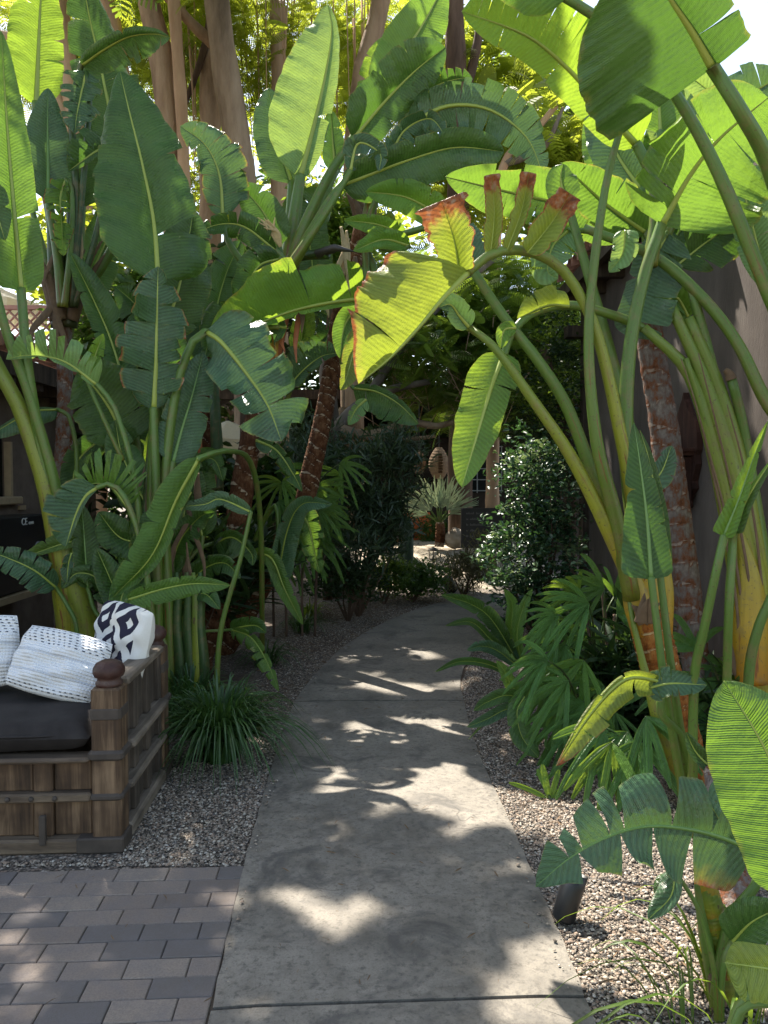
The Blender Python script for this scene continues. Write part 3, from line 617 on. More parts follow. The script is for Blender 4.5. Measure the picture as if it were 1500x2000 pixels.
def dbox(mb, x0, x1, y0, y1, z0, z1, bev=.006): return mb.box(((x0 + x1) / 2, (y0 + y1) / 2, (z0 + z1) / 2), (x1 - x0, y1 - y0, z1 - z0), 0, MD, bev)
# front board: planks and stiles
pn = MB(); x = -.135
ix = 0
while x > -WD + .1:
    w = (.165, .085)[ix % 2]; dp = (.035, .02)[ix % 2]
    for z0, z1 in ((.066, .226), (.264, .40)): dbox(pn, x - w + .004, x, dp, .075, z0, z1)
    x -= w; ix += 1
pn.build('front_board', M['wood'], db)
rl = MB(); dbox(rl, -WD, -.002, -.012, .08, .0, .066, .01); dbox(rl, -WD, -.13, -.006, .07, .225, .266, .008); dbox(rl, -WD, -.13, -.02, .08, .40, .425, .01)
rl.build('front_rail', M['wood_h'], db)
# side board
sd_ = MB(); y = .125; ix = 0
while y < DP - .13:
    w = (.16, .075)[ix % 2]; dp = (.035, .012)[ix % 2]
    for z0, z1 in ((.066, .226), (.264, .41), (.452, .70)): dbox(sd_, -.1, -dp, y, y + w - .004, z0, z1)
    y += w; ix += 1
sd_.build('side_board', M['woodp'], db)
sr = MB()
for z0, z1, o in ((.0, .066, .012), (.226, .264, .02), (.41, .452, .03)): dbox(sr, -.09, o, .128, DP - .12, z0, z1, .012)
dbox(sr, -.105, .006, .128, DP - .12, .70, .738, .008); sr.build('side_rail', M['wood_s'], db)
bk = MB(); dbox(bk, -WD, -.12, DP - .07, DP - .01, .0, .66); bk.build('back_board', M['woodp'], db)
br_ = MB(); dbox(br_, -WD, -.12, DP - .09, DP + .01, .662, .70, .01); br_.build('back_rail', M['wood_h'], db)
def dpost(x, y):
    mb = MB(); dbox(mb, x - .126, x, y, y + .126, .0, .72, .008); p = mb.build('post', M['wood'], db)
    for z0, z1, o in ((.404, .45, .014), (.226, .262, .01), (.575, .64, .004)):
        mb = MB(); dbox(mb, x - .126 - o, x + o, y - o, y + .126 + o, z0, z1, .012); mb.build('strap', M['iron'], p)
    mb = MB(); dbox(mb, x - .19, x + .013, y - .018, y + .126, .002, .07, .006); mb.build('strap', M['iron'], p)
    mb = MB(); mb.lathe([(.001, .718), (.055, .72), (.058, .735), (.05, .745), (.049, .757), (.062, .763), (.069, .78), (.067, .80), (.055, .82), (.03, .832), (.001, .835)], 24, MD @ Matrix.Translation((x - .063, y + .063, 0)))
    mb.build('finial', M['finial'], p, True)
dpost(0, 0); dpost(0, DP - .12); dpost(-WD + .126, 0); dpost(-WD + .126, DP - .12)
mb = MB(); dbox(mb, -.345, -.318, -.022, .0, .045, .175, .003)
mb.build('iron_clasp', M['iron'], db)
for xx in (-.26, -.36, -.46): MB().lathe([(.012, 0), (.01, .008), (.001, .012)], 10, MD @ Matrix.Translation((xx - .02, -.006, .246)) @ Matrix.Rotation(R(90), 4, 'X')).build('nail', M['iron'], db)
# mattress (rounded, slightly crumpled)
def puffy(name, cx, cy, cz, sx, sy, sz, mat, parent, mtx, nx=28, ny=20, crown=.25, pinch=.0, seed=0, ex=5.0, noise_a=.008):
    rg = np.random.default_rng(seed); u = np.linspace(-1, 1, nx); v = np.linspace(-1, 1, ny); vs = []; uv = []
    ph = rg.random(6) * 6.28
    for s in (1, -1):
        for j in v:
            for i in u:
                e = (1 - abs(i) ** ex) * (1 - abs(j) ** ex); h = max(0, e) ** .45
                px_ = i * (1 - pinch * (j * j - .25) * .5 * abs(i)) ; py_ = j * (1 - pinch * (i * i - .25) * .5 * abs(j))
                h *= (1 - crown * (i * i + j * j) * .5)
                w = noise_a * (math.sin(i * 7 + ph[0] + j * 3) + math.sin(j * 9 + ph[1] - i * 4) + .6 * math.sin(i * 15 + j * 13 + ph[2])) * h
                vs.append(mtx @ Vector((cx + px_ * sx / 2, cy + py_ * sy / 2, cz + s * (h * sz / 2 + w)))); uv.append((i, j))
    b = nx * ny; fs = []
    for j in range(ny - 1):
        for i in range(nx - 1):
            q = (j * nx + i, j * nx + i + 1, (j + 1) * nx + i + 1, (j + 1) * nx + i); fs += [q, tuple(b + k for k in q[::-1])]
    m_ = MB().add(vs, fs, uv); o = m_.build(name, mat, parent, True)
    return o
mt_c = noisemat('mattress_cloth', [(.3, (.016, .013, .012)), (.7, (.032, .027, .025))], 9, .8, .25, .006, bscale=300)
mat_o = thing('mattress', MD @ Vector((-1.05, .4, .425)), 'dark charcoal mattress lying in the wooden daybed', 'mattress')
puffy('cushion_pad', -1.075, .43, .50, 1.87, .84, .155, mt_c, mat_o, MD, 60, 36, .05, 0, 2, 14, .004)
pp = MB(); pts = []
for i in range(49):
    a = 6.28319 * i / 48; c_, s_ = math.cos(a), math.sin(a); pts.append(MD @ Vector((-1.075 + .935 * math.copysign(abs(c_) ** .22, c_), .43 + .42 * math.copysign(abs(s_) ** .22, s_), .512)))
pp.tube(pts, .007, 6, False).build('piping', mt_c, mat_o, True)
# cushions
def wovenmat():
    m, nt, p, out = newmat('woven_cotton'); k = N(nt); uv = k.uv(); sx = k.n('SeparateXYZ'); k.l(uv, sx.inputs[0]); u, v = sx.outputs[0], sx.outputs[1]
    rows = k.math('MULTIPLY_ADD', k.math('SINE', k.math('MULTIPLY', v, 70)), .5, .5); wv = k.math('MULTIPLY_ADD', k.math('SINE', k.math('ADD', k.math('MULTIPLY', u, 110), k.math('MULTIPLY', k.noise(uv, 7, 2), 6))), .5, .5)
    ro = k.n('Math', operation='FLOOR'); k.l(k.math('MULTIPLY', v, 11), ro.inputs[0])
    dash = k.math('GREATER_THAN', k.math('SINE', k.math('ADD', k.math('MULTIPLY', u, 46), k.math('MULTIPLY', ro.outputs[0], 1.7))), .25)
    rl_ = k.math('LESS_THAN', k.math('FRACT', k.math('MULTIPLY', v, 11)), .38)
    bnd = k.ramp(k.math('MULTIPLY_ADD', v, .5, .5), [(0, (0,) * 3), (.03, (1,) * 3), (.13, (0,) * 3), (.72, (1,) * 3), (.965, (0,) * 3)], 'CONSTANT')
    mk = k.math('MULTIPLY', k.math('MULTIPLY', dash, rl_), bnd); mk = k.math('MULTIPLY', mk, k.ramp(k.noise(uv, 14, 3), [(.3, (.2,) * 3), (.55, (1,) * 3)]))
    gry = k.ramp(k.math('MULTIPLY_ADD', v, .5, .5), [(0, (0,) * 3), (.27, (.5,) * 3), (.31, (0,) * 3), (.56, (.55,) * 3), (.60, (0,) * 3)], 'CONSTANT')
    c = k.mix(gry, (.72, .72, .72), (.4, .42, .46)); c = k.mix(mk, c, (.03, .035, .06)); k.l(c, p.inputs['Base Color']); p.inputs['Roughness'].default_value = .95; p.inputs['Specular IOR Level'].default_value = .1
    h = k.math('MULTIPLY', rows, wv); k.l(k.bump(k.math('ADD', h, rows), .55, .005), p.inputs['Normal']); return m
def diamondmat():
    m, nt, p, out = newmat('diamond_cotton'); k = N(nt); uv = k.uv(); sx = k.n('SeparateXYZ'); k.l(uv, sx.inputs[0])
    u = k.math('MULTIPLY', sx.outputs[0], 1.1); v = k.math('MULTIPLY', sx.outputs[1], .88)
    a = k.math('ADD', u, v); b = k.math('SUBTRACT', u, v)
    fa = k.math('ABSOLUTE', k.math('SUBTRACT', k.math('FRACT', k.math('ADD', a, .5)), .5)); fb = k.math('ABSOLUTE', k.math('SUBTRACT', k.math('FRACT', k.math('ADD', b, .5)), .5))
    d = k.math('MAXIMUM', fa, fb); ring = k.math('MULTIPLY', k.math('GREATER_THAN', d, .13), k.math('LESS_THAN', d, .385))
    ns = k.noise(uv, 40, 2); side = k.math('LESS_THAN', sx.outputs[0], .72); ring = k.math('MULTIPLY', ring, side)
    k.l(k.mix(ring, k.mix(ns, (.62, .6, .54), (.72, .7, .66)), (.03, .028, .045)), p.inputs['Base Color']); p.inputs['Roughness'].default_value = .95; p.inputs['Specular IOR Level'].default_value = .1
    k.l(k.bump(k.noise(uv, 90, 2), .3, .004), p.inputs['Normal']); return m
M['woven'] = wovenmat(); M['diamond'] = diamondmat()
def cushion(name, px, py, d, sx, sy, sz, yaw, tilt, roll, mat, lab, seed, group='cushions on the daybed'):
    c = W(px, py, d); m = Matrix.Translation(c) @ Matrix.Rotation(yaw, 4, 'Z') @ Matrix.Rotation(R(90) - tilt, 4, 'X') @ Matrix.Rotation(roll, 4, 'Z')
    o = puffy(name, 0, 0, 0, sx, sy, sz, mat, None, m, 36, 30, .55, .16, seed, 6, .011); tag(o, lab, 'cushion', group); return o
cushion('cushion', 116, 1297, 3.72, .465, .32, .15, R(-4), R(28), R(-12), M['woven'], 'white woven cushion with rows of dark dashes, whole, in the middle of the daybed', 5)
cushion('cushion', 238, 1254, 3.94, .40, .39, .15, R(-34), R(12), R(-5), M['diamond'], 'cream cushion with black diamond pattern against the daybed side', 9)
cushion('cushion', -58, 1275, 3.8, .45, .36, .15, R(8), R(20), R(3), M['woven'], 'white woven cushion cut off at the left edge of the photo', 6)
# ---------------------------------------------------------------- tilted black spotlight by the path
def spot(px, py, d, ln, r, tiltx, tilty, lab):
    c = W(px, py, d); m = Matrix.Translation(c) @ Matrix.Rotation(tilty, 4, 'Y') @ Matrix.Rotation(tiltx, 4, 'X'); t = thing('spotlight', (c.x, c.y, GZ), lab, 'light', 'garden spotlights')
    MB().lathe([(r * .7, -ln / 2), (r * .96, -ln / 2 + .01), (r, ln * .2), (r * 1.04, ln / 2), (r * .93, ln / 2), (r * .9, ln / 2 - .04), (.001, ln / 2 - .05)], 28, m).build('lamp_tube', M['black'], t, True)
    MB().lathe([(r * .88, ln / 2 - .035), (r * .5, ln / 2 - .03), (.001, ln / 2 - .028)], 24, m).build('lens', M['grey'], t, True)
    MB().tube([(c.x, c.y, GZ - .03), m @ Vector((0, 0, -ln / 2 + .02))], .012, 8).build('stake', M['black'], t)
spot(1112, 1752, 2.82, .175, .043, R(-12), R(20), 'tilted black cylinder spotlight in gravel beside the path')
spot(878, 1142, 11.2, .24, .09, R(10), R(-35), 'far dark spotlight leaning by the path bend')
# ================================================================ giant bird-of-paradise plants
GRP = 'giant bird-of-paradise plants'
def plant(px, py, d, lab): 
    g = W(px, py, d); return thing('bird_of_paradise', (g.x, g.y, GZ), lab, 'plant', GRP)
# ---- A: stems at the far left
A = plant(150, 1250, 5.3, 'banana-like plant at far left with thick olive stem bases rising behind the daybed')
leaf(A, [(42, 572), (28, 420), (14, 250), (2, 60)], (5.0, 5.1), (60, 44), 'mid', [(140, 1230), (112, 1050), (78, 860), (55, 720)], fold=(25, 12), pr=(15, 9), pd=(5.3, 5.0), tr_=[.28], gap=.05, tcurl=8, b0=.5, tb=.12, ts=.2, pw=1.8)
leaf(A, [(-80, 560), (-120, 430), (-170, 300)], (5.0, 4.8), (60, 60), 'mid', [(135, 1230), (118, 1100), (90, 950), (40, 800), (0, 725)], pmat='stalk_y', pr=(24, 12), pd=(5.3, 5.0))
leaf(A, [(-30, 470), (-20, 380), (10, 470)], (4.8, 4.8), (30, 30), 'dark', [(150, 1230), (120, 1000), (60, 780), (10, 640)], pr=(14, 8), pd=(5.35, 4.9), pmat='stalk')
leaf(A, [(256, 1056), (150, 1056), (40, 1090)], (5.2, 5.0), (12, 24), 'mid', [(215, 1180), (250, 1090)], pr=(6, 4))
leaf(A, [(110, 1148), (60, 1110), (-30, 1072)], (5.1, 4.9), (34, 30), 'blue', [(150, 1230), (130, 1180)], tears=(4, 3), gap=.2, pr=(6, 4))
leaf(A, [(112, 800), (60, 806), (-30, 856)], (5.6, 5.3), (26, 6), 'blue', [(140, 1100), (150, 900), (135, 815)], pr=(6, 4))
for pts, r in (([(165, 1250), (150, 1150), (128, 1060), (104, 960)], [30, 27, 22, 12]), ([(135, 1250), (122, 1140), (108, 1030), (90, 900)], [22, 22, 18, 10])):
    stalk(A, pts, (5.3, 5.15), r, 'stalk_y')
stalk(A, [(92, 980), (80, 880), (70, 815), (58, 808)], (5.1, 5.05), [9, 8, 7, 5], 'dry', 'dry_leaf_base')
# ---- B: grey ringed trunk
B = plant(128, 1240, 6.1, 'bird-of-paradise with pale grey ringed trunk in front of the brown wall at left')
trunk(B, [(128, 1250), (122, 1100), (122, 940), (128, 800), (126, 690), (126, 600)], (6.1, 6.1), [20, 19, 18, 17, 14, 13], 'tr_grey', step=.14, bumpy=.03)
sheaths(B, 126, 625, 6.1, 14, 160, 22, 'dry', .42, 4)
for pts in ([(118, 640), (105, 520), (98, 430)], [(134, 640), (140, 520), (138, 380)], [(128, 640), (122, 540), (116, 450)]): stalk(B, pts, (6.1, 6.0), [18, 12, 7], 'stalk_d')
leaf(B, [(70, 205), (74, 110), (78, 20), (84, -70)], (6.1, 6.2), (56, 46), 'bright', [(122, 600), (104, 450), (78, 310)], fold=(15, 10), pr=(12, 8))
leaf(B, [(94, 392), (94, 330), (93, 250), (94, 172)], (5.9, 5.95), (50, 48), 'blue', [(122, 600), (112, 500)], fold=(14, 20), tl=[], tr_=[], ts=.25, tb=.3, pw=1.3, pr=(10, 7), ribm='rib_g')
leaf(B, [(238, 345), (218, 235), (192, 110), (172, 20), (160, -60)], (6.3, 6.4), (55, 62), 'dark', [(132, 610), (200, 520), (240, 430)], fold=(10, 14), pr=(10, 8), tr_=[.45], gap=.06)
leaf(B, [(158, 128), (200, 98), (250, 72), (300, 66), (332, 73)], (5.9, 5.7), (12, 34), 'dark', [(140, 600), (150, 400), (140, 220)], fold=(50, -35), tears=(0, 6), gap=.04, tcurl=10, pr=(9, 6), pmat='stalk_d')
leaf(B, [(168, 140), (158, 185), (150, 225), (146, 262)], (5.9, 5.8), (42, 38), 'blue', [(140, 600), (160, 380), (175, 200)], tears=(7, 7), gap=.25, tcurl=40, burn=.4, pr=(8, 5), pmat='stalk_d')
leaf(B, [(208, 284), (180, 300), (134, 334)], (5.9, 5.8), (10, 44), 'dark', [(145, 600), (190, 450), (210, 330)], tears=(0, 2), pr=(7, 5), pmat='stalk_d')
leaf(B, [(162, 405), (160, 340), (168, 258)], (6.2, 6.3), (42, 42), 'dark', [(135, 600), (155, 500)], pr=(8, 6), fold=(25, 25))
leaf(B, [(128, 350), (118, 385), (120, 430), (124, 500)], (5.85, 5.8), (20, 26), 'mid', [(126, 600), (140, 460), (140, 370)], tears=(9, 9), gap=.2, tcurl=85, curl=(50, 50), burn=.7, pr=(7, 4))
leaf(B, [(52, 372), (44, 300), (40, 232)], (6.3, 6.3), (26, 24), 'dark', [(118, 610), (80, 470)], pr=(8, 5))
leaf(B, [(150, 600), (185, 520), (250, 380), (290, 300)], (6.5, 6.7), (40, 40), 'dark', [(132, 700), (138, 650)], pr=(8, 5))
# ---- C: big clump behind the daybed
C_ = plant(310, 1250, 5.5, 'large bird-of-paradise clump behind the daybed with one huge broad torn leaf')
leaf(C_, [(309, 548), (300, 430), (278, 320), (252, 215), (234, 138)], (5.3, 5.5), (104, 108), 'dark', [(305, 1240), (300, 1000), (304, 800), (309, 660)], fold=(12, 10), curl=(10, 8), tl=[.46, .62], tr_=[.20, .52], gap=.09, tcurl=38, ts=.25, pw=1.5, tb=.14, b0=.35, pr=(18, 9), ripple=4, seed=5)
leaf(C_, [(300, 800), (304, 720), (306, 640), (309, 520)], (5.15, 5.1), (72, 62), 'blue', [(308, 1240), (306, 1000), (302, 880)], fold=(5, 5), curl=(20, 20), tears=(5, 6), gap=.16, tcurl=65, burn=.55, ts=.4, pr=(12, 8), seed=21)
leaf(C_, [(318, 660), (350, 560), (366, 480), (378, 410)], (5.9, 6.0), (60, 55), 'dark', [(315, 1230), (308, 900), (312, 740)], pr=(10, 7), tears=(1, 0))
leaf(C_, [(338, 905), (352, 850), (376, 770), (397, 688)], (5.2, 5.3), (44, 42), 'blue', [(318, 1240), (322, 1080), (330, 960)], fold=(12, 14), pr=(9, 6), ribm='rib_g', b0=.2)
leaf(C_, [(402, 648), (432, 668), (482, 730), (522, 790), (550, 862)], (5.2, 5.0), (88, 72), 'blue', [(330, 1240), (322, 960), (345, 760), (378, 665)], fold=(-8, -6), tears=(4, 4), gap=.10, tcurl=45, burn=.3, pr=(13, 8), seed=33, ts=.45, pw=3)
leaf(C_, [(248, 868), (215, 800), (180, 752), (150, 728)], (5.5, 5.3), (66, 84), 'dark', [(295, 1240), (285, 1060), (262, 950)], fold=(10, 5), pr=(10, 7), tr_=[.3], gap=.03, tcurl=10, ts=.5, pw=3)
leaf(C_, [(246, 760), (215, 660), (180, 580), (136, 492)], (5.7, 5.6), (24, 36), 'dark', [(300, 1230), (290, 1000), (268, 860)], fold=(30, 20), pr=(9, 6))
leaf(C_, [(388, 895), (344, 975), (296, 1085), (222, 1165)], (4.9, 4.85), (12, 38), 'mid', [(512, 1240), (508, 1010), (488, 900), (440, 880)], fold=(-50, 30), pr=(5, 6), pd=(6.9, 5.1), tb=.35, ts=.6, ribm='rib')
leaf(C_, [(372, 960), (330, 1040), (285, 1120), (250, 1165)], (5.0, 4.95), (8, 52), 'dark', fold=(20, -25), tb=.4)
leaf(C_, [(248, 1172), (320, 1150), (380, 1140), (450, 1143)], (4.7, 4.6), (16, 26), 'mid', [(300, 1240), (252, 1190)], fold=(30, 20), pr=(7, 5))
leaf(C_, [(190, 952), (168, 968), (150, 1000), (128, 1068)], (4.9, 4.85), (8, 62), 'blue', [(300, 1240), (275, 1060), (240, 965), (210, 945)], fold=(20, -5), tears=(0, 3), gap=.12, tcurl=30, burn=.3, pr=(8, 5), tb=.3)
leaf(C_, [(140, 1080), (134, 1100), (130, 1140)], (4.85, 4.85), (12, 18), 'blue', tears=(2, 2), tcurl=70, burn=.7, pr=(4, 3))
leaf(C_, [(172, 1150), (166, 1070), (160, 985)], (5.1, 5.1), (24, 26), 'dark', [(250, 1250), (190, 1200)], fold=(15, 15), pr=(6, 4), ribm='rib_g')
leaf(C_, [(285, 1060), (235, 1050), (192, 1000)], (5.2, 5.1), (36, 36), 'dark', [(300, 1240), (296, 1130)], pr=(6, 4))
leaf(C_, [(245, 1200), (215, 1130), (188, 1070)], (5.0, 4.95), (28, 28), 'dark', [(280, 1260), (262, 1225)], pr=(6, 4))
leaf(C_, [(262, 1100), (240, 1160), (225, 1215)], (5.0, 4.9), (36, 26), 'mid', fold=(20, 10))
leaf(C_, [(250, 992), (215, 950), (180, 945), (160, 960)], (5.0, 4.9), (4, 70), 'mid', [(290, 1200), (275, 1060)], tears=(1, 8), gap=.75, tcurl=20, pr=(6, 4), burn=.2)
leaf(C_, [(190, 752), (125, 706), (60, 694), (12, 702)], (5.0, 4.8), (10, 52), 'pale', [(290, 1230), (265, 950), (225, 800)], tears=(2, 6), gap=.4, tcurl=22, pr=(8, 5), seed=8, tb=.1)
leaf(C_, [(172, 748), (186, 695), (202, 652)], (5.2, 5.2), (16, 16), 'bright', [(240, 900), (190, 790)], tears=(2, 2), pr=(5, 4))
leaf(C_, [(300, 1010), (262, 940), (236, 880), (225, 820)], (5.4, 5.4), (36, 36), 'dark', [(300, 1230), (302, 1100)], pr=(7, 5))
leaf(C_, [(345, 1060), (360, 1000), (360, 920), (350, 850)], (5.7, 5.8), (40, 40), 'dark', [(325, 1240), (335, 1140)], pr=(7, 5))
leaf(C_, [(395, 1050), (385, 990), (390, 930), (400, 880)], (5.8, 5.9), (35, 35), 'dark', [(350, 1240), (385, 1130)], pr=(7, 5))
leaf(C_, [(490, 1000), (430, 975), (400, 985), (345, 990)], (5.1, 5.0), (14, 16), 'blue', [(430, 1240), (470, 1090)], pr=(6, 4))
leaf(C_, [(280, 990), (285, 920), (262, 850), (250, 800)], (5.9, 6.0), (55, 55), 'bright', [(315, 1230), (300, 1100)], pr=(7, 5))
leaf(C_, [(330, 720), (300, 640), (260, 590), (225, 560)], (6.0, 6.0), (50, 50), 'dark', [(315, 1230), (318, 900)], pr=(8, 6), tears=(2, 2))
leaf(C_, [(205, 850), (150, 905), (140, 1000)], (5.9, 5.8), (26, 26), 'dark', [(260, 1200), (255, 900)], pr=(6, 4))
for pts, r, m in (([(312, 1260), (308, 1050), (303, 880), (306, 740)], [18, 15, 12, 7], 'stalk_d'), ([(290, 1260), (286, 1080), (292, 900), (312, 760)], [12, 10, 8, 6], 'stalk_d'),
                  ([(345, 1260), (325, 1060), (322, 900), (342, 760)], [14, 12, 9, 6], 'stalk_d')):
    stalk(C_, pts, (5.45, 5.35), r, m)  # dark stalk colour puts the clump's recess shade into these stems
stalk(C_, [(292, 1230), (288, 1080), (294, 930), (300, 800)], (5.3, 5.3), [7, 9, 7, 3], 'dry', 'dry_leaf_base')
for x in (352, 372, 385, 398): stalk(C_, [(x, 1300), (x - 6 + rnd.uniform(-6, 6), 1220), (x - 4, 1150), (x - 8, 1118)], (5.2, 5.2), [12, 11, 9, 4], 'stalk_y' if x % 2 else 'stalk_d')
def deadleaf(P_, x, y, d, ln, a, mat='dry', w=9):
    stalk(P_, [(x, y), (x + a * .4, y + ln * .3), (x + a + rnd.uniform(-8, 8), y + ln * .7), (x + a * 1.1, y + ln)], (d, d - .1), [w * .4, w, w * .8, 1], mat, 'dead_leaf', 7, .25)
for i in range(12): deadleaf(C_, rnd.uniform(270, 390), rnd.uniform(880, 1080), rnd.uniform(5.2, 5.6), rnd.uniform(80, 190), rnd.uniform(-40, 40), 'dry', rnd.uniform(3, 8))
for i in range(7): deadleaf(B, rnd.uniform(95, 165), rnd.uniform(430, 600), 6.0, rnd.uniform(70, 150), rnd.uniform(-40, 40), rnd.choice(('dry', 'straw', 'stalk_o')), rnd.uniform(5, 10))
for rib, d_, w_, m_ in (([(330, 1130), (350, 1060), (390, 1010), (420, 1000)], (5.5, 5.3), (26, 30), 'dark'), ([(300, 1180), (262, 1120), (250, 1060), (262, 1010)], (5.2, 5.2), (26, 26), 'mid'), ([(350, 1160), (400, 1110), (440, 1100), (470, 1130)], (5.6, 5.4), (24, 26), 'dark'), ([(280, 1120), (300, 1040), (335, 990), (370, 985)], (5.5, 5.4), (24, 26), 'dark'), ([(340, 1200), (365, 1170), (400, 1160), (430, 1190)], (5.3, 5.1), (20, 22), 'dark'), ([(270, 1000), (250, 930), (262, 860), (290, 830)], (5.7, 5.7), (32, 34), 'dark'), ([(350, 960), (395, 900), (420, 900), (436, 940)], (5.9, 5.8), (22, 24), 'dark'), ([(215, 1180), (190, 1130), (150, 1120), (120, 1150)], (5.1, 5.0), (22, 24), 'dark')):
    leaf(C_, rib, d_, w_, m_, [(320, 1250), ((rib[0][0] + 320) / 2, rib[0][1] + 40)], tears=(2, 2), gap=.15, pr=(6, 4))
# ---- E: rust ringed trunk with tall upright leaf
E = plant(400, 1250, 7.0, 'bird-of-paradise with rust brown ringed trunk and tall upright pale leaf at upper centre')
trunk(E, [(392, 1270), (420, 1200), (448, 1100), (468, 985), (484, 890), (502, 800), (528, 720), (545, 620), (560, 520)], (6.6, 6.6), [26, 25, 23, 22, 21, 19, 17, 16, 17], 'tr_rust', step=.11, bumpy=.035)
stalk(E, [(520, 750), (533, 690), (546, 615)], (6.45, 6.45), [12, 17, 20], 'rust', 'dry_leaf_base', 9, .6)
stalk(E, [(540, 700), (536, 660), (552, 610)], (6.4, 6.4), [3, 12, 6], 'stalk_o', 'dry_leaf_base', 9, .5)
sheaths(E, 565, 560, 6.6, 8, 90, 18, 'dry', .5, 9)
leaf(E, [(586, 348), (612, 250), (635, 150), (648, 60), (640, 8)], (6.6, 6.7), (86, 34), 'pale', [(560, 520), (574, 430)], fold=(14, 16), curl=(10, 10), pr=(16, 10), tb=.25, ts=.3, pw=1.9, ripple=2, tl=[], tr_=[.35])
leaf(E, [(570, 358), (545, 280), (524, 172)], (6.8, 6.9), (46, 40), 'blue', [(556, 520), (566, 430)], fold=(20, 12), pr=(12, 8))
leaf(E, [(690, 272), (755, 195), (815, 135), (870, 92)], (6.4, 6.2), (56, 44), 'dark', [(566, 520), (600, 430), (650, 330)], fold=(14, 20), pr=(13, 8), ts=.5, pw=3.2)
leaf(E, [(742, 195), (790, 105), (830, 40), (868, -30)], (6.8, 6.9), (50, 52), 'mid', [(568, 520), (620, 400), (690, 270)], fold=(14, 14), pr=(12, 8), pd=(6.6, 6.8))
leaf(E, [(724, 250), (734, 160), (752, 70)], (7.0, 7.1), (34, 32), 'bright', [(570, 520), (640, 400), (710, 300)], pr=(11, 7), pd=(6.6, 7.0))
leaf(E, [(668, 362), (720, 342), (800, 312), (890, 288), (985, 296)], (6.2, 6.0), (34, 54), 'dark', [(568, 520), (610, 450), (648, 385)], fold=(24, 12), pr=(13, 7), tears=(1, 1), gap=.04, tcurl=12, ts=.6, pw=4)
leaf(E, [(655, 335), (650, 280), (646, 215)], (6.7, 6.7), (22, 22), 'dark', [(562, 520), (620, 420)], pr=(9, 6))
leaf(E, [(684, 335), (700, 280), (742, 300), (740, 335)], (6.1, 6.0), (22, 24), 'blue', [(565, 520), (640, 410)], pr=(9, 6), tears=(3, 2), burn=.4)
leaf(E, [(540, 490), (470, 440), (405, 445), (380, 480)], (6.3, 6.1), (30, 26), 'dark', [(558, 560), (556, 510)], pr=(8, 5), tears=(3, 4), tcurl=40, gap=.2)
leaf(E, [(545, 482), (518, 420), (486, 380), (462, 360)], (6.5, 6.4), (36, 36), 'dark', [(558, 560), (552, 510)], pr=(8, 5))
leaf(E, [(548, 505), (505, 520), (476, 580), (466, 660)], (6.3, 6.2), (32, 34), 'dark', [(560, 570), (560, 520)], pr=(8, 5), tears=(3, 3), gap=.15)
leaf(E, [(435, 425), (428, 340), (400, 282), (352, 246)], (6.4, 6.3), (42, 62), 'blue', [(556, 570), (500, 540), (450, 480)], fold=(8, 0), tears=(5, 6), gap=.07, tcurl=16, burn=.45, pr=(9, 6))
leaf(E, [(582, 690), (592, 640), (600, 586)], (6.8, 6.8), (22, 24), 'bright', [(560, 780), (575, 730)], pr=(6, 4))
leaf(E, [(552, 770), (590, 725), (630, 695), (664, 690)], (6.7, 6.6), (46, 14), 'blue', [(535, 800), (545, 785)], tears=(8, 2), gap=.2, tcurl=24, pr=(6, 4))
leaf(E, [(470, 640), (440, 610), (415, 640), (400, 700)], (6.2, 6.1), (30, 30), 'dark', [(545, 640), (510, 640)], tears=(4, 4), gap=.2, tcurl=50, burn=.3, pr=(6, 4))
leaf(E, [(560, 640), (520, 640), (480, 690), (470, 760)], (6.3, 6.2), (36, 36), 'dark', tears=(4, 4), gap=.2, tcurl=40, burn=.3)
fl_ = MB().tube([W(620, 497, 6.3), W(655, 484, 6.25), W(695, 492, 6.2)], [.07, .06, .006], 8, flat=.5).build('flower_bract', plain('bract_dark', (.05, .045, .045), .6), E, True)
for i in range(14): stalk(E, [(548, 482), (535 + rnd.uniform(-8, 8), 455), (518 + rnd.uniform(-18, 20), 428 + rnd.uniform(-6, 18))], (6.3, 6.2), [3, 4, .6], 'straw', 'dry_flower', 5, .5)
stalk(E, [(565, 510), (590, 500), (640, 494)], (6.5, 6.3), [10, 9, 12], 'stalk_d')
# ---- D: leaning ringed trunk near the middle
D = plant(455, 1250, 7.3, 'bird-of-paradise with dark ringed trunk leaning right toward the middle of the arch')
trunk(D, [(640, 770), (652, 700), (664, 610), (690, 520), (712, 430)], (7.0, 6.9), [17, 17, 16, 16, 17], 'tr_rust', step=.11, bumpy=.035)
trunk(D, [(592, 1000), (606, 930), (624, 850), (640, 770)], (7.1, 7.0), [19, 19, 18, 17], 'tr_rust', step=.11, bumpy=.035)
trunk(D, [(430, 1270), (480, 1190), (530, 1105), (562, 1040), (592, 1000)], (7.25, 7.1), [26, 25, 23, 20, 19], 'tr_rust', step=.13, bumpy=.035)
sheaths(D, 715, 440, 6.9, 8, 90, 16, 'dry', .5, 19)
leaf(D, [(716, 582), (650, 590), (575, 606), (500, 632), (410, 656)], (6.3, 6.0), (10, 88), 'bright', [(704, 470), (728, 520), (735, 565)], fold=(-30, 14), tr_=[.10, .36], gap=.10, tcurl=16, burn=.3, ts=.45, pw=1.8, b0=.7, pr=(9, 7), seed=3)
leaf(D, [(792, 458), (735, 438), (672, 430)], (6.2, 6.0), (20, 18), 'bright', [(712, 470), (760, 480)], pr=(7, 5), burn=.25)
leaf(D, [(800, 480), (750, 468), (690, 490)], (6.1, 5.9), (18, 20), 'bright', [(712, 470), (770, 490)], pr=(7, 5), burn=.3)
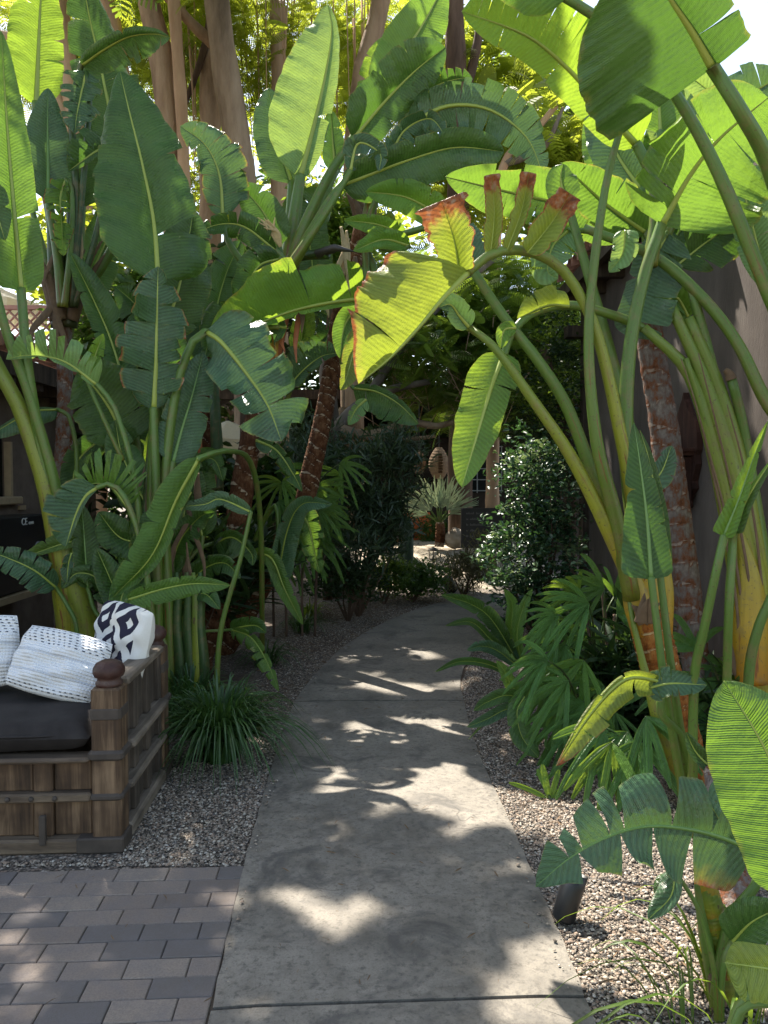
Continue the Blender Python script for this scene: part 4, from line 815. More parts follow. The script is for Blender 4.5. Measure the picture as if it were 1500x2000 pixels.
leaf(D, [(872, 428), (795, 386), (714, 374)], (6.2, 6.0), (30, 34), 'bright', [(715, 450), (790, 455)], pr=(8, 6), burn=.25, tears=(1, 1), gap=.05)
leaf(D, [(798, 246), (872, 208), (955, 214), (1028, 268), (1062, 345)], (6.3, 6.1), (46, 50), 'blue', [(714, 440), (730, 350), (760, 280)], fold=(-14, -10), tears=(9, 9), gap=.12, tcurl=18, burn=.2, pr=(10, 7), seed=14)
leaf(D, [(800, 220), (845, 172), (890, 155), (922, 152)], (6.4, 6.3), (32, 14), 'dark', [(712, 440), (740, 330), (780, 250)], tears=(6, 2), gap=.3, tcurl=30, pr=(8, 5), burn=.3)
leaf(D, [(760, 310), (790, 255), (840, 232), (872, 268)], (6.2, 6.1), (24, 30), 'blue', [(712, 450), (738, 380)], tears=(3, 4), gap=.25, tcurl=35, burn=.4, pr=(8, 5))
leaf(D, [(690, 758), (735, 765), (780, 790), (818, 828)], (6.6, 6.5), (12, 46), 'dark', [(668, 700), (676, 735)], tears=(0, 3), gap=.12, tcurl=20, pr=(6, 4), fold=(10, -25))
leaf(D, [(715, 780), (695, 800), (680, 830)], (6.3, 6.3), (20, 12), 'pale', tears=(2, 2), gap=.2)
leaf(D, [(706, 640), (690, 690), (676, 740), (665, 762)], (6.25, 6.2), (26, 20), 'yellow', [(712, 470), (716, 560)], burn=.5, pr=(7, 5), fold=(20, 10))
leaf(D, [(712, 610), (692, 610), (672, 640), (664, 700)], (6.5, 6.4), (20, 22), 'mid', burn=.3)
leaf(D, [(700, 520), (690, 560), (650, 640), (600, 690)], (7.3, 7.3), (40, 40), 'dark', tears=(4, 4), gap=.2)
leaf(D, [(540, 1150), (560, 1040), (590, 985), (650, 985)], (6.6, 6.3), (20, 26), 'blue', [(470, 1160), (500, 1050), (540, 990)], pr=(6, 4), pd=(6.9, 6.6))
leaf(D, [(570, 985), (600, 1020), (614, 1080), (625, 1120)], (6.8, 6.7), (24, 24), 'mid', tears=(4, 4), gap=.3, burn=.4)
leaf(D, [(500, 860), (540, 880), (575, 930), (590, 960)], (6.5, 6.4), (14, 22), 'dark', tears=(2, 3), burn=.5, gap=.2)
leaf(D, [(420, 1060), (455, 1050), (490, 1080), (494, 1105)], (6.2, 6.0), (14, 42), 'dark', [(345, 1130), (385, 1075)], pr=(5, 4), pd=(6.0, 6.1), tears=(0, 2))
leaf(D, [(492, 1078), (530, 1090), (556, 1150), (592, 1220)], (6.2, 6.1), (12, 14), 'mid', fold=(40, -30))
leaf(D, [(452, 1230), (490, 1245), (520, 1290), (545, 1350)], (5.6, 5.3), (10, 22), 'mid', [(345, 1255), (390, 1235), (425, 1232)], tears=(2, 5), gap=.3, tcurl=30, pr=(4, 3), pd=(5.2, 5.6), burn=.3)
leaf(D, [(452, 1232), (470, 1225), (500, 1222), (520, 1236)], (5.65, 5.5), (18, 16), 'dark')
D2 = plant(405, 1200, 8.0, 'slim bird-of-paradise trunk half hidden behind the rust ringed trunk, with hanging orange sheath')
trunk(D2, [(410, 1180), (408, 1000), (402, 900), (404, 790), (410, 700)], (8, 8), [15, 14, 14, 14, 13], 'tr_rust', step=.13, bumpy=.035)
stalk(D2, [(394, 965), (388, 880), (390, 820), (392, 800)], (7.8, 7.9), [6, 10, 6, 2], 'rust', 'dry_leaf_base', 8, .4)
stalk(D2, [(425, 960), (424, 880), (420, 800), (416, 700)], (7.8, 7.9), [12, 12, 10, 8], 'stalk_d')
leaf(D2, [(410, 720), (420, 620), (440, 540), (470, 470)], (8, 8.1), (50, 50), 'dark', [(410, 760), (410, 740)], tears=(2, 2))
leaf(D2, [(404, 720), (390, 640), (370, 600), (340, 590)], (8, 7.9), (40, 40), 'mid', [(408, 760), (406, 740)], tears=(2, 2))
leaf(D2, [(640, 380), (600, 420), (610, 520), (600, 600)], (7.6, 7.4), (45, 45), 'dark', [(420, 720), (520, 480), (600, 380)], tears=(3, 3))
for i in range(8): deadleaf(D, rnd.uniform(660, 730), rnd.uniform(430, 560), 6.8, rnd.uniform(70, 150), rnd.uniform(-40, 40), rnd.choice(('dry', 'straw', 'rust')), rnd.uniform(5, 10))
for i in range(6): deadleaf(E, rnd.uniform(535, 590), rnd.uniform(500, 600), 6.4, rnd.uniform(70, 140), rnd.uniform(-30, 30), rnd.choice(('dry', 'rust')), rnd.uniform(5, 10))
# ---- F: main plant on the right
FP = plant(1330, 1530, 4.0, 'bird-of-paradise with fibrous orange trunk right of the path and burnt yellow bent leaf')
trunk(FP, [(1352, 1545), (1335, 1450), (1305, 1360), (1278, 1260), (1262, 1190)], (4.0, 4.0), [30, 33, 35, 37, 38], 'tr_orange', step=.06, bumpy=.03)
for pts, r, fl2 in (([(1270, 1235), (1248, 1170), (1225, 1100), (1196, 1080)], [36, 34, 22, 4], .6), ([(1282, 1230), (1272, 1150), (1262, 1080), (1250, 1000)], [30, 27, 22, 12], .7), ([(1292, 1240), (1298, 1150), (1288, 1060)], [22, 18, 10], .7)):
    stalk(FP, pts, (3.97, 3.95), r, 'stalk_o', 'leaf_base', 10, fl2)
sheaths(FP, 1262, 1215, 3.92, 7, 55, 26, 'dry', .7, 29)
leaf(FP, [(918, 528), (865, 582), (815, 642), (760, 700), (700, 750)], (3.6, 3.45), (5, 150), 'yellow', [(1262, 1180), (1242, 1020), (1212, 850), (1165, 650), (1110, 540), (1055, 498), (1000, 488), (955, 498)],
     fold=(10, 10), curl=(4, 10), tr_=[.66], gap=.10, tcurl=12, burn=.62, tipburn=.3, segburn={(1, 1): .55}, ts=.45, pw=1.5, tb=.06, b0=.72, skew=.62, pr=(15, 9), pmat='stalk_y', seed=77, ripple=6, pd=(3.98, 3.6))
for base, tip, w_, bn in (((898, 540), (862, 392), 40, 1.3), ((958, 497), (960, 340), 16, 1.3), ((990, 490), (1034, 336), 14, 1.2), ((1030, 494), (1114, 378), 26, 1.7)):
    mx_ = ((base[0] + tip[0]) / 2 + (base[1] - tip[1]) * .04, (base[1] + tip[1]) / 2)
    leaf(FP, [base, mx_, tip], (3.62, 3.55), (w_, w_ * .8), 'yellow', fold=(26, 34), curl=(30, 40), burn=.6, tipburn=bn * .62, b0=.5, tb=.5, ts=.9, pw=9, pr=(3, 3), ripple=10, ragged=.22, vw=1, tbs=.45)
leaf(FP, [(770, 690), (735, 700), (705, 745)], (3.55, 3.5), (8, 24), 'yellow', fold=(20, 30), burn=.5, tipburn=.6)
leaf(FP, [(917, 640), (898, 618), (880, 595), (858, 600)], (3.8, 3.7), (20, 26), 'blue', [(1255, 1180), (1200, 1060), (1120, 900), (1040, 780), (965, 678)], pr=(18, 7), pmat='stalk_y', pd=(3.98, 3.8))
leaf(FP, [(928, 535), (905, 480), (880, 440), (850, 420)], (4.0, 4.1), (30, 40), 'blue', [(1215, 1080), (1150, 905), (1105, 790), (1055, 710), (985, 620)], pr=(15, 9), pmat='stalk', pd=(4.05, 4.0), tears=(2, 3), gap=.12)
stalk(FP, [(1235, 1170), (1200, 1000), (1165, 860), (1150, 640), (1180, 380), (1218, 230), (1258, 88)], (3.95, 3.6), [18, 15, 12, 10, 9, 7, 4], 'stalk')
leaf(FP, [(1108, 400), (1095, 350), (1100, 320)], (4.3, 4.3), (30, 30), 'mid', [(1268, 1180), (1240, 900), (1195, 700), (1150, 540), (1118, 430)], pr=(16, 8), pmat='stalk')
leaf(FP, [(1292, 440), (1345, 345), (1405, 270), (1500, 190)], (4.0, 3.7), (110, 150), 'mid', [(1262, 1180), (1225, 900), (1228, 700), (1258, 540)], fold=(16, -30), tl=[.12, .22, .34, .6], tr_=[.35, .7], gap=.12, tcurl=22, burn=.3, b0=.45, tb=.2, pr=(18, 11), seed=50, ts=.5, pw=3)
leaf(FP, [(1272, 1132), (1264, 1020), (1252, 920), (1238, 826)], (3.55, 3.6), (56, 36), 'dark', [(1330, 1530), (1300, 1350)], fold=(8, -30), tb=.06, ts=.03, pw=1.1, b0=.7, pr=(9, 7), ribm='rib_g', pd=(3.7, 3.55))
leaf(FP, [(1290, 1130), (1286, 1010), (1268, 900), (1250, 840)], (3.6, 3.65), (6, 22), 'dark', [(1345, 1530), (1316, 1340)], fold=(8, 8), tb=.1, ts=.1, pw=1.2, pr=(9, 7), pd=(3.75, 3.6))
leaf(FP, [(1300, 1332), (1225, 1325), (1160, 1385), (1086, 1496)], (3.5, 3.3), (30, 10), 'yellow', [(1350, 1545), (1330, 1440), (1290, 1390)], fold=(-40, 40), burn=.4, tipburn=.9, pr=(9, 7), tears=(2, 2), gap=.06, ribm='rib', pd=(3.8, 3.5))
leaf(FP, [(1262, 1345), (1310, 1335), (1380, 1338)], (3.5, 3.4), (30, 30), 'blue', fold=(-20, 5), tears=(2, 3), gap=.12, burn=.3, b0=.4)
leaf(FP, [(1240, 930), (1285, 930), (1312, 870)], (3.9, 3.9), (20, 24), 'blue', tears=(1, 1), burn=.3)
stalk(FP, [(1345, 1560), (1290, 1420), (1240, 1230), (1225, 1150)], (3.85, 3.95), [20, 14, 7, 4], 'stalk_y')
# ---- G: pale ringed trunk near the wall
GP = plant(1375, 1490, 4.5, 'bird-of-paradise with tall grey and rust ringed trunk beside the stucco wall')
trunk(GP, [(1385, 1500), (1372, 1400), (1352, 1240), (1336, 1110), (1312, 950), (1292, 800), (1272, 680), (1262, 560), (1268, 480)], (4.5, 4.5), [24, 25, 26, 27, 28, 27, 26, 25, 25], 'tr_grey', step=.1, bumpy=.03)
sheaths(GP, 1266, 520, 4.5, 8, 70, 20, 'dry', .5, 39)
leaf(GP, [(1245, 285), (1180, 212), (1105, 130), (1030, 70), (902, 22)], (4.1, 3.8), (44, 110), 'bright', [(1268, 520), (1282, 430), (1275, 350)], fold=(-10, 14), tears=(2, 11), gap=.05, tcurl=12, burn=.2, pr=(16, 10), seed=61, ts=.5, pw=2.6, ripple=9)
leaf(GP, [(1252, 372), (1200, 290), (1162, 165)], (4.7, 4.8), (46, 40), 'blue', [(1266, 520), (1264, 440)], pr=(13, 8))
leaf(GP, [(1290, 260), (1284, 175), (1264, 80)], (4.6, 4.7), (46, 46), 'mid', [(1268, 520), (1284, 380)], pr=(13, 8))
leaf(GP, [(1400, 268), (1445, 200), (1530, 145)], (4.3, 4.1), (60, 56), 'blue', [(1270, 520), (1330, 400)], tears=(4, 4), gap=.08, tcurl=18, pr=(12, 8))
leaf(GP, [(1302, 455), (1270, 520), (1248, 590), (1222, 655)], (4.25, 4.15), (64, 30), 'blue', [(1268, 520), (1290, 470)], fold=(-10, -25), tears=(3, 1), gap=.10, tcurl=24, pr=(10, 7), ts=.7, pw=5)
leaf(GP, [(1222, 450), (1216, 495), (1190, 532)], (4.0, 4.0), (22, 22), 'pale', fold=(40, 20), b0=.6)
leaf(GP, [(1245, 440), (1160, 410), (1040, 385), (870, 345)], (4.9, 4.8), (62, 58), 'mid', [(1268, 520), (1262, 460)], fold=(-5, 15), tears=(2, 3), gap=.05, tcurl=14, burn=.25, pr=(13, 8))
leaf(GP, [(1262, 455), (1185, 400), (1130, 350), (1096, 318)], (4.55, 4.4), (46, 52), 'mid', [(1268, 520), (1268, 470)], tears=(2, 2), gap=.06, burn=.4, pr=(12, 8))
leaf(GP, [(1110, 450), (1080, 480), (1070, 530), (1090, 545)], (4.7, 4.6), (50, 40), 'pale', [(1266, 520), (1180, 460)], tears=(2, 2), pr=(9, 6))
leaf(GP, [(1320, 520), (1370, 480), (1420, 440), (1440, 380)], (4.8, 4.8), (70, 60), 'dark', [(1270, 540), (1290, 530)], burn=.35, tears=(2, 2))
leaf(GP, [(1345, 620), (1320, 580), (1290, 600), (1260, 630)], (4.4, 4.3), (40, 40), 'mid', [(1275, 560), (1330, 640)], tears=(1, 1), pr=(9, 6))
leaf(GP, [(1300, 500), (1350, 420), (1420, 380), (1500, 400)], (4.9, 4.8), (60, 70), 'dark', [(1270, 540), (1285, 520)], tears=(2, 2), burn=.3)
leaf(GP, [(1262, 420), (1215, 330), (1190, 250), (1200, 170)], (5.0, 5.1), (60, 60), 'mid', [(1266, 520), (1266, 460)], tears=(1, 2))
leaf(GP, [(1330, 360), (1320, 280), (1340, 200), (1380, 140)], (4.9, 5.0), (60, 60), 'pale', [(1268, 520), (1310, 430)], tears=(1, 2))
leaf(GP, [(1350, 330), (1420, 260), (1500, 250), (1560, 300)], (4.7, 4.6), (60, 60), 'mid', [(1268, 520), (1310, 400)], tears=(3, 3))
# ---- H: yellow stem bundle at the right edge
H = plant(1470, 1330, 4.3, 'bird-of-paradise with thick yellow orange stem bundle at right edge against the wall')
for pts, r, m, fl2 in (([(1484, 1310), (1474, 1160), (1440, 960), (1382, 760), (1312, 600)], [30, 30, 22, 15, 10], 'stalk_y', .8), ([(1464, 1300), (1444, 1120), (1400, 900), (1345, 730), (1258, 640)], [24, 24, 19, 14, 9], 'stalk_y', .8),
                       ([(1492, 1310), (1478, 1120), (1448, 930), (1404, 760), (1345, 620)], [26, 26, 20, 15, 10], 'stalk_y', .8), ([(1508, 1300), (1490, 1100), (1462, 900), (1444, 800), (1428, 738)], [20, 19, 14, 11, 9], 'stalk', 1),
                       ([(1470, 1290), (1446, 1080), (1424, 880), (1385, 700), (1350, 560)], [20, 20, 17, 13, 9], 'stalk', .9), ([(1478, 1300), (1470, 1150), (1420, 950), (1372, 800), (1340, 700)], [18, 16, 12, 8, 5], 'stalk_y', .8)):
    stalk(H, pts, (4.3, 4.1), r, m, 'leaf_stalk', 12, fl2)
for pts in ([(1446, 1290), (1436, 1160), (1400, 960), (1362, 800), (1330, 700)], [(1470, 1290), (1462, 1130), (1428, 950), (1392, 800), (1364, 690)], [(1458, 1240), (1430, 1060), (1384, 880), (1350, 760)], [(1496, 1250), (1478, 1050), (1450, 900), (1420, 790)]):
    stalk(H, pts, (4.18, 4.0), [3, 3, 2.6, 2, 1], 'dry', 'sheath_edge', 6, .5)
stalk(H, [(1470, 1335), (1466, 1200), (1462, 1110), (1440, 1020)], (4.2, 4.15), [34, 38, 24, 3], 'stalk_o', 'leaf_base', 12, .6)
stalk(H, [(1462, 1330), (1440, 1290), (1444, 1220)], (4.2, 4.2), [20, 16, 4], 'dry', 'dry_leaf_base', 8, .4)
stalk(H, [(1428, 742), (1424, 730), (1416, 722)], (4.1, 4.1), [11, 9, 5], 'dry', 'dry_leaf_base')
leaf(H, [(985, 690), (962, 750), (932, 850), (902, 952)], (4.0, 3.8), (46, 40), 'bright', [(1350, 720), (1255, 642), (1185, 612), (1110, 596), (1040, 612), (1000, 650)], fold=(10, -30), tr_=[.3], tl=[.25], gap=.05, tcurl=10, pr=(10, 8), pd=(4.2, 4.0), b0=.4, ts=.3, pw=2.6, ribm='rib')
leaf(H, [(1112, 598), (1070, 596), (1010, 622)], (4.05, 4.0), (6, 34), 'yellow', fold=(10, 20), tears=(1, 2), b0=.5)
leaf(H, [(1008, 640), (985, 645), (978, 680)], (3.95, 3.95), (18, 14), 'bright', fold=(20, 10))
stalk(H, [(1560, 860), (1500, 790), (1440, 670), (1370, 580), (1275, 500), (1140, 445)], (3.9, 4.2), [13, 12, 11, 11, 10, 8], 'stalk')
stalk(H, [(1620, 1000), (1560, 720), (1500, 570), (1380, 290), (1262, 112), (1105, -5), (1000, -50)], (3.5, 3.4), [17, 15, 14, 13, 11, 10, 8], 'stalk')
leaf(H, [(1105, -5), (1020, -60), (950, -90), (860, -90)], (3.4, 3.3), (60, 60), 'mid')
leaf(H, [(1392, 132), (1352, 62), (1305, -10), (1250, -110)], (3.1, 2.9), (230, 80), 'dark', [(1640, 1000), (1570, 560), (1500, 320), (1448, 220)], fold=(-8, 18), curl=(6, 10), tb=.05, ts=.3, b0=.45, skew=-.02, pr=(24, 13), pmat='stalk', pd=(3.5, 3.1), ripple=4)  # dark material puts this leaf's shadow into its colour
leaf(H, [(1500, 560), (1440, 330), (1385, 180), (1290, 130)], (4.6, 4.6), (36, 40), 'pale', tears=(1, 1))
leaf(H, [(1414, 1048), (1440, 985), (1470, 900), (1500, 822)], (3.3, 3.2), (22, 10), 'bright', [(1356, 1330), (1375, 1230), (1400, 1110)], fold=(30, 60), tb=.04, ts=.05, pw=1.0, b0=.9, pr=(10, 8), pd=(3.5, 3.3), ribm='rib_g')
leaf(H, [(1432, 1040), (1462, 970), (1520, 880)], (3.32, 3.2), (10, 14), 'dark', [(1420, 1330), (1424, 1180)], fold=(20, 40), pr=(9, 8), tb=.04, ts=.1, pw=1.2, b0=.6, pd=(3.5, 3.32))
stalk(H, [(1462, 1330), (1480, 1230), (1510, 1160)], (3.6, 3.5), [10, 10, 9], 'stalk')
# ---- I: young foreground plant, lower right
I = plant(1410, 1950, 2.4, 'young bird-of-paradise in the right foreground with shredded silvery leaf over gravel')
trunk(I, [(1412, 1965), (1404, 1880), (1390, 1790), (1372, 1700)], (2.42, 2.4), [30, 32, 27, 16], 'stalk_y', 'stem', 0)
stalk(I, [(1400, 1960), (1388, 1880), (1370, 1790), (1360, 1720)], (2.38, 2.35), [14, 14, 10, 5], 'stalk', 'leaf_stalk')
stalk(I, [(1405, 1965), (1398, 1920), (1388, 1850)], (2.36, 2.36), [16, 14, 2], 'dry', 'dry_leaf_base', 8, .5)
leaf(I, [(1475, 1662), (1405, 1634), (1335, 1618), (1262, 1614), (1188, 1634), (1112, 1676), (1046, 1732)], (2.35, 2.15), (96, 112), 'blue', [(1404, 1900), (1430, 1790), (1480, 1720)], fold=(-14, 14), curl=(6, 6), tl=[.30, .48, .62, .80], tr_=[.22, .40, .60, .66, .78, .84], gap=.42, tcurl=16, burn=.25, segburn={(0, 0): .55}, b0=.8, tb=.1, ts=.3, pw=1.25, pr=(14, 8), seed=91, ribm='rib_g', ripple=7)
leaf(I, [(1620, 1760), (1550, 1580), (1482, 1440), (1414, 1330)], (1.85, 1.95), (120, 95), 'mid', [(1440, 1980), (1560, 1900)], fold=(12, 14), curl=(10, 14), pr=(14, 11), ts=.4, pw=2.6, tb=.15, ripple=3, tl=[], tr_=[])
leaf(I, [(1570, 1905), (1500, 1892), (1416, 1880)], (1.75, 1.7), (62, 40), 'yellow', [(1440, 1985), (1560, 1960)], fold=(16, 10), b0=.4, ts=.7, pw=4, pr=(9, 7))
leaf(I, [(1318, 1700), (1310, 1750), (1266, 1796)], (2.3, 2.25), (16, 26), 'blue', [(1395, 1900), (1365, 1780)], fold=(10, 20), pr=(6, 4))
leaf(I, [(1430, 1840), (1470, 1800), (1530, 1770)], (2.3, 2.2), (44, 40), 'dark', [(1408, 1930), (1415, 1870)], pr=(8, 6))
leaf(I, [(1330, 1740), (1300, 1725), (1282, 1760)], (2.34, 2.3), (14, 18), 'dark')
I2 = plant(1440, 1880, 2.75, 'short pale grey bird-of-paradise trunk behind the young foreground plant')
trunk(I2, [(1450, 1890), (1440, 1780), (1420, 1640), (1395, 1500)], (2.75, 3.3), [36, 33, 28, 20], 'tr_grey', step=.1, bumpy=.03)
leaf(I2, [(1395, 1505), (1360, 1470), (1340, 1430)], (3.3, 3.3), (14, 16), 'dark')
leaf(I2, [(1400, 1520), (1440, 1600), (1490, 1660)], (2.9, 2.8), (30, 30), 'blue')
leaf(I2, [(1440, 1680), (1405, 1600), (1370, 1550)], (3.0, 3.0), (30, 34), 'blue')
# ================================================================ generic foliage
def rotmats(n, droop=(-.6, .9)):
    az = nprng.random(n) * 2 * np.pi; el = droop[0] + (droop[1] - droop[0]) * nprng.random(n); ro = (nprng.random(n) - .5) * 2.2
    x = np.stack([np.cos(az) * np.cos(el), np.sin(az) * np.cos(el), np.sin(el)], 1); up = np.tile([0, 0, 1.0], (n, 1))
    y = np.cross(up, x); y /= np.linalg.norm(y, axis=1)[:, None] + 1e-9; z = np.cross(x, y)
    c, s = np.cos(ro)[:, None], np.sin(ro)[:, None]; y2 = y * c + z * s; z2 = -y * s + z * c
    return np.stack([x, y2, z2], 2)
def stamp(name, pos, size, tmpl, mat, parent, droop=(-.6, .9)):
    tv, tf = tmpl; n = len(pos); Rm = rotmats(n, droop)
    V = np.einsum('nij,kj->nki', Rm, tv) * size[:, None, None] + pos[:, None, :]
    Fq = (tf[None] + (np.arange(n) * len(tv))[:, None, None]).reshape(-1, tf.shape[1])
    return link(name, bigmesh(name, V.reshape(-1, 3), Fq), mat, parent, False)
def t_oval(l=1, w=.5, fold=.12, bend=-.12):
    v = np.array([(0, 0, 0), (.3 * l, w * .45, fold), (.7 * l, w * .42, fold + bend * .4), (l, 0, bend), (.7 * l, -w * .42, fold + bend * .4), (.3 * l, -w * .45, fold), (.5 * l, 0, 0)])
    f = np.array([(0, 6, 2, 1), (6, 3, 3, 2), (0, 5, 4, 6), (6, 4, 3, 3)])
    f = np.array([(0, 6, 1), (1, 6, 2), (6, 3, 2), (0, 5, 6), (5, 4, 6), (6, 4, 3)]); return v, f
def t_frond(n=9, w=.16, droop=.35, lw=.045):
    V = []; Fc = []
    for i in range(n):
        t = .12 + .88 * (i + .5) / n; z = -droop * t * t; ll = w * (1 - (2 * t - 1.05) ** 2 * .75) * 2.0
        for s in (-1, 1):
            b = len(V); V += [(t - lw, s * .008, z), (t + lw, s * .008, z), (t + lw * .9 + .07, s * ll, z - .05), (t - lw * .1 + .05, s * ll, z - .05)]; Fc += [(b, b + 1, b + 2, b + 3)]
    return np.array(V), np.array(Fc)
T_OVAL = t_oval(); T_NARROW = t_oval(1, .14, .03, -.1); T_FROND = t_frond(); T_FINE = t_frond(13, .12, .3, .02)
def blob_points(blobs, n, clump=.35, per=14, shell=.45):
    """blobs: (centre, (rx,ry,rz)); leaves gathered in clumps near the surface so that gaps stay open"""
    vol = np.array([b[1][0] * b[1][1] * b[1][2] for b in blobs]) ** .75; vol /= vol.sum(); out = []
    for (c, r), w in zip(blobs, vol):
        m = max(2, int(n * w / per)); d = nprng.normal(size=(m, 3)); d /= np.linalg.norm(d, axis=1)[:, None]
        rad = shell + (1 - shell) * nprng.random(m) ** .6; cc = np.array(c) + d * rad[:, None] * np.array(r) * (1 + .18 * nprng.normal(size=(m, 1)))
        k = nprng.poisson(per, m); cs = np.repeat(cc, k, 0); out.append(cs + nprng.normal(size=cs.shape) * clump * np.array([1, 1, .6]))
    return np.concatenate(out)
def PB(px, py, d, rx, ry=None, rd=None):
    ry = ry or rx; s = d / F; c = W(px, py, d); return (tuple(c), (rx * s, (rd if rd else (rx + ry) / 2) * s, ry * s))
def branches(base, blobs, r0, mat, parent, n=3, name='branch', seed=1):
    rg = random.Random(seed); mb = MB(); base = Vector(base)
    for c, r in blobs:
        for i in range(n):
            e = Vector(c) + Vector([rg.uniform(-.6, .6) * q for q in r]); mid = base.lerp(e, .5) + Vector((rg.uniform(-.2, .2), rg.uniform(-.2, .2), rg.uniform(0, .25))) * (e - base).length * .4
            P = spline([base, mid, e], 10); mb.tube([Vector(p) for p in P], [r0 * (1 - .85 * j / 9) for j in range(10)], 6)
    return mb.build(name, mat, parent, True)
M['bark_tan'] = noisemat('bark_tan', [(.28, (.17, .11, .07)), (.5, (.37, .255, .17)), (.72, (.5, .37, .265))], 3.5, .85, .7, .03, (1, 1, .22), 7, .2, 18)
M['bark_pale'] = noisemat('bark_pale', [(.3, (.34, .21, .13)), (.6, (.5, .34, .22)), (.8, (.56, .42, .3))], 3.5, .85, .5, .02, (1, 1, .2), 7, .2, 18)
M['bark_dark'] = noisemat('bark_dark', [(.3, (.05, .032, .022)), (.55, (.13, .085, .06)), (.75, (.21, .15, .11))], 3.5, .9, .8, .03, (1, 1, .22), 7, .2, 18)
M['bark_mid'] = noisemat('bark_mid', [(.28, (.12, .088, .062)), (.5, (.28, .21, .155)), (.72, (.42, .33, .255))], 3.5, .88, .8, .03, (1, 1, .22), 7, .2, 18)
M['bark_grey'] = noisemat('bark_grey', [(.3, (.1, .085, .07)), (.7, (.25, .21, .18))], 5, .9, .6, .02, (1, 1, .3))
M['f_yel'] = folmat('foliage_yellow_green', (.06, .10, .012), (.12, .175, .02), (.54, .62, .05), .52)
M['f_lime'] = folmat('foliage_lime', (.04, .085, .012), (.075, .135, .02), (.30, .43, .04), .46)
M['f_mid'] = folmat('foliage_mid', (.025, .06, .012), (.05, .105, .02), (.2, .34, .04), .36)
M['f_dark'] = folmat('foliage_dark', (.012, .032, .01), (.03, .065, .018), (.08, .15, .02), .26)
M['f_grey'] = folmat('foliage_grey_green', (.03, .055, .028), (.06, .095, .05), (.12, .2, .06), .26, .4)
M['f_gloss'] = folmat('foliage_glossy', (.012, .04, .018), (.035, .08, .035), (.08, .18, .04), .24, .34, 6)
M['f_pale'] = folmat('variegated_highlight', (.03, .08, .03), (.20, .29, .14), (.3, .4, .14), .25, .38, 14)  # pale tone: variegation plus leaf highlights put into the colour
M['f_dry'] = folmat('foliage_brownish', (.05, .055, .02), (.12, .1, .045), (.2, .2, .06), .3)
def ptrunk(t, pts, d, r, mat, name='trunk', n=14):
    dd = np.linspace(d[0], d[1], len(pts)); P = spline([W(x, y, q) for (x, y), q in zip(pts, dd)], 40)
    rr = np.interp(np.linspace(0, 1, 40), np.linspace(0, 1, len(r)), [q * z / F for q, z in zip(r, np.linspace(d[0], d[1], len(r)))]); rr *= 1 + .05 * np.sin(np.arange(40) * 1.3) + .03 * nprng.normal(size=40)
    return MB().tube([Vector(p) for p in P], list(rr), n).build(name, M[mat], t, True)
def tree(name, px, py, d, lab, cat='tree', group=None):
    g = W(px, py, d); return thing(name, (g.x, g.y, GZ), lab, cat, group)
TG = 'tall trees behind the garden'
def gy(d): return HOR + F * (CAMZ - GZ) / d
# overhead crowns: unseen boughs of these trees, set over the path to shade it
def ob(x, y, z, rx, ry, rz): return ((x, y, z), (rx, ry, rz))
t1 = tree('shade_tree', 445, 1000, 13.5, 'tall tree with forked dark brown trunk at upper left of centre', 'tree', TG)
ptrunk(t1, [(500, gy(13.5)), (480, 500), (462, 270), (442, 150), (430, 60), (418, -60), (400, -400)], (13.5, 12.8), [42, 36, 32, 30, 26, 22, 14], 'bark_mid')
ptrunk(t1, [(440, 110), (350, 20), (290, -60), (200, -300)], (13.5, 12), [12, 9, 9, 6], 'bark_tan', 'limb'); ptrunk(t1, [(405, gy(14)), (410, 500), (412, 260), (408, 100)], (14, 14), [24, 22, 22, 20], 'bark_tan', 'limb')
ptrunk(t1, [(345, 240), (378, 160), (405, 70), (420, -40)], (13.8, 13.8), [4, 6, 8, 10], 'bark_dark', 'limb')
def crown(t, blobs, n, tmpl, size, mat, clump=.4, per=12, droop=(-.7, .5), name='crown', sv=.35):
    p = blob_points(blobs, n, clump, per); q = p - np.array(sd) * (p[:, 2:] / sd.z)
    if p[:, 1].mean() > 12: p = p[~((q[:, 0] > -.5) & (q[:, 0] < 2.1) & (q[:, 1] > 10.6) & (q[:, 1] < 14) & (nprng.random(len(p)) < .93))]
    s = size * (1 - sv + 2 * sv * nprng.random(len(p))); return stamp(name, p, s, tmpl, M[mat], t, droop)
crown(t1, [PB(430, 60, 15, 150, 110, 200), PB(520, 180, 15.5, 90, 90, 160), PB(340, 380, 15, 70, 70)], 1150, T_FINE, .5, 'f_yel')
